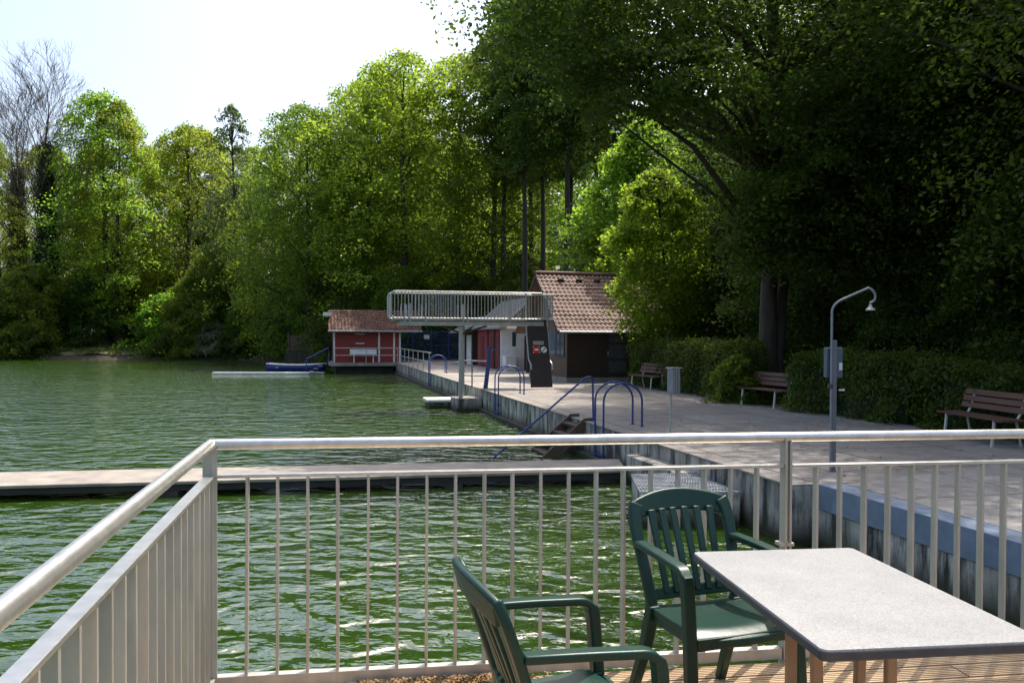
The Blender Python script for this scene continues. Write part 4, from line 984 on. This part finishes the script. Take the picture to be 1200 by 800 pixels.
# --- the middle wood behind boathouse and platform
retree(T_beech, gz(-17.6,73.5), 'left flank of the beech wood, big crown next to the sky gap', 1.0, .95, 'leaf_mid')
retree(T_beech, gz(-8.8,70), 'highest yellow-green beech above the diving platform', 2.2, 1.03, 'leaf_lime', sx=1.08)
retree(T_beech2, gz(-4.8,74), 'tall beech whose top meets the overhanging boughs', 3.1, 1.12, 'leaf_fresh', sx=1.1)
retree(T_beech2, gz(-11.5,80), 'tall beech standing behind the two highest crowns of the middle wood', 5.0, 1.14, 'leaf_mid', sx=1.1)
retree(T_slim, gz(-1.5,68), 'tall narrow green tree right of the highest beech', .4, .98, 'leaf_mid')
retree(T_beech, gz(-20.5,82), 'beech behind the left flank of the middle wood', 4.4, .92, 'leaf_fresh')
for x, y, s, m_, lab in ((-8.3,66.5,.82,'leaf_mid','green bush tree directly behind the platform railing'), (-13.5,67.5,.75,'leaf_dark','dark bush tree behind the left end of the boathouse'), (-3.2,66,.75,'leaf_dark','dark bush tree behind the blue fence'),
                      (.6,64,.85,'leaf_dark','dark bush tree behind the grey hut roof'), (-16.8,76.5,.8,'leaf_dark','dark bush tree behind the bank wall')):
    retree(T_low, gz(x,y), lab, x, s, m_)
T_pine = tree_obj('pine_tree', gz(.8,59), pine, 'leaf_dark', 'bark', 'straight dark pine trunk left above the cabin roof')
for k, (x, y, s) in enumerate(((2.2,63,1.0),(3.6,58,1.05),(4.4,66,1.0),(5.8,60,.95),(-.6,66,1.05),(6.6,55,1.0),(1.6,71,1.1),(5.0,74,1.1))):
    retree(T_pine, gz(x,y), 'straight dark trunk in the gloomy pine stand behind the cabin', k*.9, s, None, 'pine trunks behind the cabin')
# --- backing rows
bk = []
for k in range(17):
    x = -66 + k*4.6; bk.append((x, 108+ (k%3)*5, .95+.12*math.sin(k*2.1), 'leaf_mid' if k % 2 else 'leaf_fresh'))
for k in range(9):
    x = -18 + k*5.2; bk.append((x, 88+(k%3)*5, .9+.12*math.sin(k*1.7), 'leaf_lime' if 3 < k < 7 else 'leaf_mid' if k % 2 else 'leaf_fresh'))
for k, (x, y, s, m_) in enumerate(bk):
    if -31 < x < -24: s *= .5
    retree(T_beech if k % 3 else T_slim, gz(x,y), 'green tree in the rows crowding behind the shore trees', k*1.1, s, m_, 'background wood trees')
for k in range(22):
    x = -64 + k*3.4; y = 99+(k%3)*2.5 if x < -22 else 78 + (k%3)*3
    retree(T_low, gz(x,y), 'low understorey tree filling the dark wood floor behind the shore', k*.7, .75+.3*((k*37)%10)/10, ('leaf_dark','leaf_mid','leaf_fresh')[k%3], 'understorey trees of the wood')

# --- right bank: big old tree and dark wood on the slope
def crown_clumps(boxes, seed):
    rd = random.Random(seed); C, RR, NN = [], [], []
    for (c, r, n, cr) in boxes:
        k = 0
        while k < n:
            v = Vector((rd.gauss(0,1),rd.gauss(0,1),rd.gauss(0,1))).normalized()*(rd.random()**.42)
            p = Vector((c[0]+v.x*r[0], c[1]+v.y*r[1], c[2]+v.z*r[2])); 
            C.append(tuple(p)); RR.append(rd.uniform(*cr)); o = Vector((v.x*.45, v.y*.45, 1)) + Vector((rd.gauss(0,.22),rd.gauss(0,.22),0)); NN.append(tuple(o)); k += 1
    return np.array(C), np.array(RR), np.array(NN)
big = empty('old_tree', gz(7.3,24.2), 0, 'huge old tree with double trunk behind the hedge, crown overhanging the promenade', 'tree')
rdb = random.Random(9); tb_ = MB()
tr1 = [(0,0,0),(-.05,0,1.2),(-.02,.05,3),(.12,.1,5),(.2,.2,8),(.1,.3,11),(-.2,.5,15),(0,.5,19)]
tr2 = [(.28,.2,0),(.31,.2,1.2),(.42,.25,3),(.8,.3,5),(1.4,.5,8),(2.0,.8,11),(2.4,1,15),(2.6,1,18)]
tb_.tube(tr1, [.38,.26,.23,.22,.2,.17,.12,.05], 14); tb_.tube(tr2, [.24,.17,.155,.15,.13,.12,.09,.04], 12)
boxes = [((-5.2,-3.5,9.6),(3.6,2.8,1.8),150,(.6,1.1)), ((-3.0,-.5,12.5),(4.5,4,3.4),170,(.7,1.3)), ((2.0,0,9.5),(4.4,4.6,4.0),220,(.7,1.3)), ((4.5,-1,8.5),(4.6,4.5,4.4),200,(.7,1.3)),
         ((1.0,-2.0,6.4),(3.2,2.0,2.3),150,(.5,1.0)), ((4.6,-2.2,5.6),(3.6,2.4,2.2),120,(.6,1.1)), ((.4,-1.9,4.7),(2.7,1.2,1.5),110,(.4,.8)), ((0,0,16),(6,5.5,4.5),170,(.8,1.4)), ((5.5,0,13.5),(4,4,4),110,(.8,1.4)), ((-3.8,-4.6,7.6),(2.6,1.6,1.0),60,(.5,.9))]
C, RR, NN = crown_clumps(boxes, 3)
cm = leaf_mesh('crown', C, RR, NN, 120, .135, np.random.default_rng(3), flat=.16)
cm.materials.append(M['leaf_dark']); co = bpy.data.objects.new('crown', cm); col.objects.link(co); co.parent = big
for i in rdb.sample(range(len(C)), 90):
    p = Vector(C[i]); zz_ = max(2.8, min(p.z-.25*math.hypot(p.x,p.y)-.6, 14)); k = min(6, max(2, sum(1 for q in tr1 if q[2] < zz_)-1))
    A_ = Vector(tr1[k]).lerp(Vector(tr1[k+1] if k < 7 else tr1[k]), .4); B_ = p
    r_ = .13 if i % 5 == 0 else .06
    m1 = A_.lerp(B_,.35)+Vector((0,0,.5)); m2 = A_.lerp(B_,.7)+Vector((rdb.gauss(0,.3),rdb.gauss(0,.3),.35))
    tb_.tube([A_,m1,m2,B_], [r_,r_*.75,r_*.5,.015], 6, False)
tb_.build('trunk', M['barkbrown'], big, smooth=60)

near = grow(19, .38, 2.6, 6.0, 'dome', 600, 165, .112, 71, crad=(.7,1.3), limbs=40)
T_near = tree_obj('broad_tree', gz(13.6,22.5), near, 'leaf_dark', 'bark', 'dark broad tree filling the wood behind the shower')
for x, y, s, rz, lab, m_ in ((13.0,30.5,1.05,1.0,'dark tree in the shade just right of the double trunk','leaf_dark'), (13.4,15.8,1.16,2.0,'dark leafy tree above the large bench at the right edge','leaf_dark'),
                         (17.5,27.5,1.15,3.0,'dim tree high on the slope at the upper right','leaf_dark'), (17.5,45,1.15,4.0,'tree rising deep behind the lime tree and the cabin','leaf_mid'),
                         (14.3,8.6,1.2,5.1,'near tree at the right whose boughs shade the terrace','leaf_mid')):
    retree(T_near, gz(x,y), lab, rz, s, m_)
T_lime = grow(7.9, .12, 2.3, 2.1, 'egg', 230, 110, .15, 81, crad=(.4,.75), limbs=24)
T_lime = tree_obj('young_tree', gz(5.45,31.2), T_lime, 'leaf_lime', 'bark', 'glowing lime green young tree covering the cabin\'s right end')
retree(T_lime, gz(5.6,39.5), 'taller lime green tree glowing above the cabin roof', 2.2, 1.45, 'leaf_lime', sx=.95)
# understorey behind the hedge and on the slope
under = grow(6.5, .10, .3, 2.9, 'shrub', 260, 130, .105, 91, crad=(.45,.9), limbs=16, shell=.5)
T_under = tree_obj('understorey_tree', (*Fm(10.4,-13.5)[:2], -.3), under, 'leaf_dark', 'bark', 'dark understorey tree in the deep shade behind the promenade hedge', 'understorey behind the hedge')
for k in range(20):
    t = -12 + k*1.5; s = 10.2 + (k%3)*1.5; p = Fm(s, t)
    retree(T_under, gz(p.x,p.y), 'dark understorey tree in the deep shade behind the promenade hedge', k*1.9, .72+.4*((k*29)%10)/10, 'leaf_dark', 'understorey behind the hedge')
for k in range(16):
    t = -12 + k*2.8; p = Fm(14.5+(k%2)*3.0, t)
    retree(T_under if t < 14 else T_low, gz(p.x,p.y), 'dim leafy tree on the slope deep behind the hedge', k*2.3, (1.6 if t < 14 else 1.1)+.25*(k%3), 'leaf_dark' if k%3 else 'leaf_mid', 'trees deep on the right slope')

# --- hedges
def hedge(label, s0, t0, s1, t1, w, h, seed, leafm='leaf_dark', z0=ZP):
    a, b = Fm(s0,t0,0), Fm(s1,t1,0); d = b-a; L = d.length; d.normalize(); n = Vector((-d.y,d.x,0))
    root = empty('hedge', (0,0,0), 0, label, 'hedge'); rng = np.random.default_rng(seed)
    area = 2*L*h + L*w + 2*w*h; N = int(area*26); C, NN = [], []
    for k in range(N):
        f = rng.random()*area; q = rng.random(); z = rng.random()*h
        if f < L*h: u, v, nn = q*L, -w/2, -n
        elif f < 2*L*h: u, v, nn = q*L, w/2, n
        elif f < 2*L*h + L*w: u, v, z, nn = q*L, (rng.random()-.5)*w, h, Vector((0,0,1))
        else:
            e = rng.random() < .5; u, v, nn = (0 if e else L), (rng.random()-.5)*w, (-d if e else d)
        bulge = .09*math.sin(u*1.7+seed)+.06*math.sin(u*4.1+z*3)
        p = a + d*u + n*v + nn*bulge; hz = z*(1+.05*math.sin(u*2.3+seed))
        C.append((p.x,p.y,z0+hz)); NN.append(tuple(nn + Vector((0,0,.45))))
    me = leaf_mesh('foliage', np.array(C), rng.uniform(.16,.30,N), np.array(NN), 34, .085, rng, flat=.30, droop=.1)
    me.materials.append(M[leafm]); o = bpy.data.objects.new('foliage', me); col.objects.link(o); o.parent = root
    MB().prism([a-n*(w/2-.3)+d*.25+Vector((0,0,z0-.3)), b-n*(w/2-.3)-d*.25+Vector((0,0,z0-.3)), b+n*(w/2-.3)-d*.25+Vector((0,0,z0-.3)), a+n*(w/2-.3)+d*.25+Vector((0,0,z0-.3))], (0,0,h+.05)).build('dark_core', M['leaf_ivy'], root)  # added solid core, dark in place of inner shade, blocks gaps in foliage
    return root
hedge('tall clipped hedge between the smallest bench and the double trunk', 6.1,3.2, 6.5,11.6, 1.0, 1.55, 1, 'leaf_dark')
hedge('low dark hedge behind the shower', 6.5,-3.2, 6.15,.4, 1.0, 1.35, 2)
hedge('dark hedge behind the large bench at the right', 6.75,-14, 6.6,-3.6, 1.0, 1.2, 3)
T_hb = retree(T_bush, Fm(5.75,3.0,ZP-.1), 'rounded leafy bush at the end of the tall hedge', 1.0, .42, 'leaf_mid')
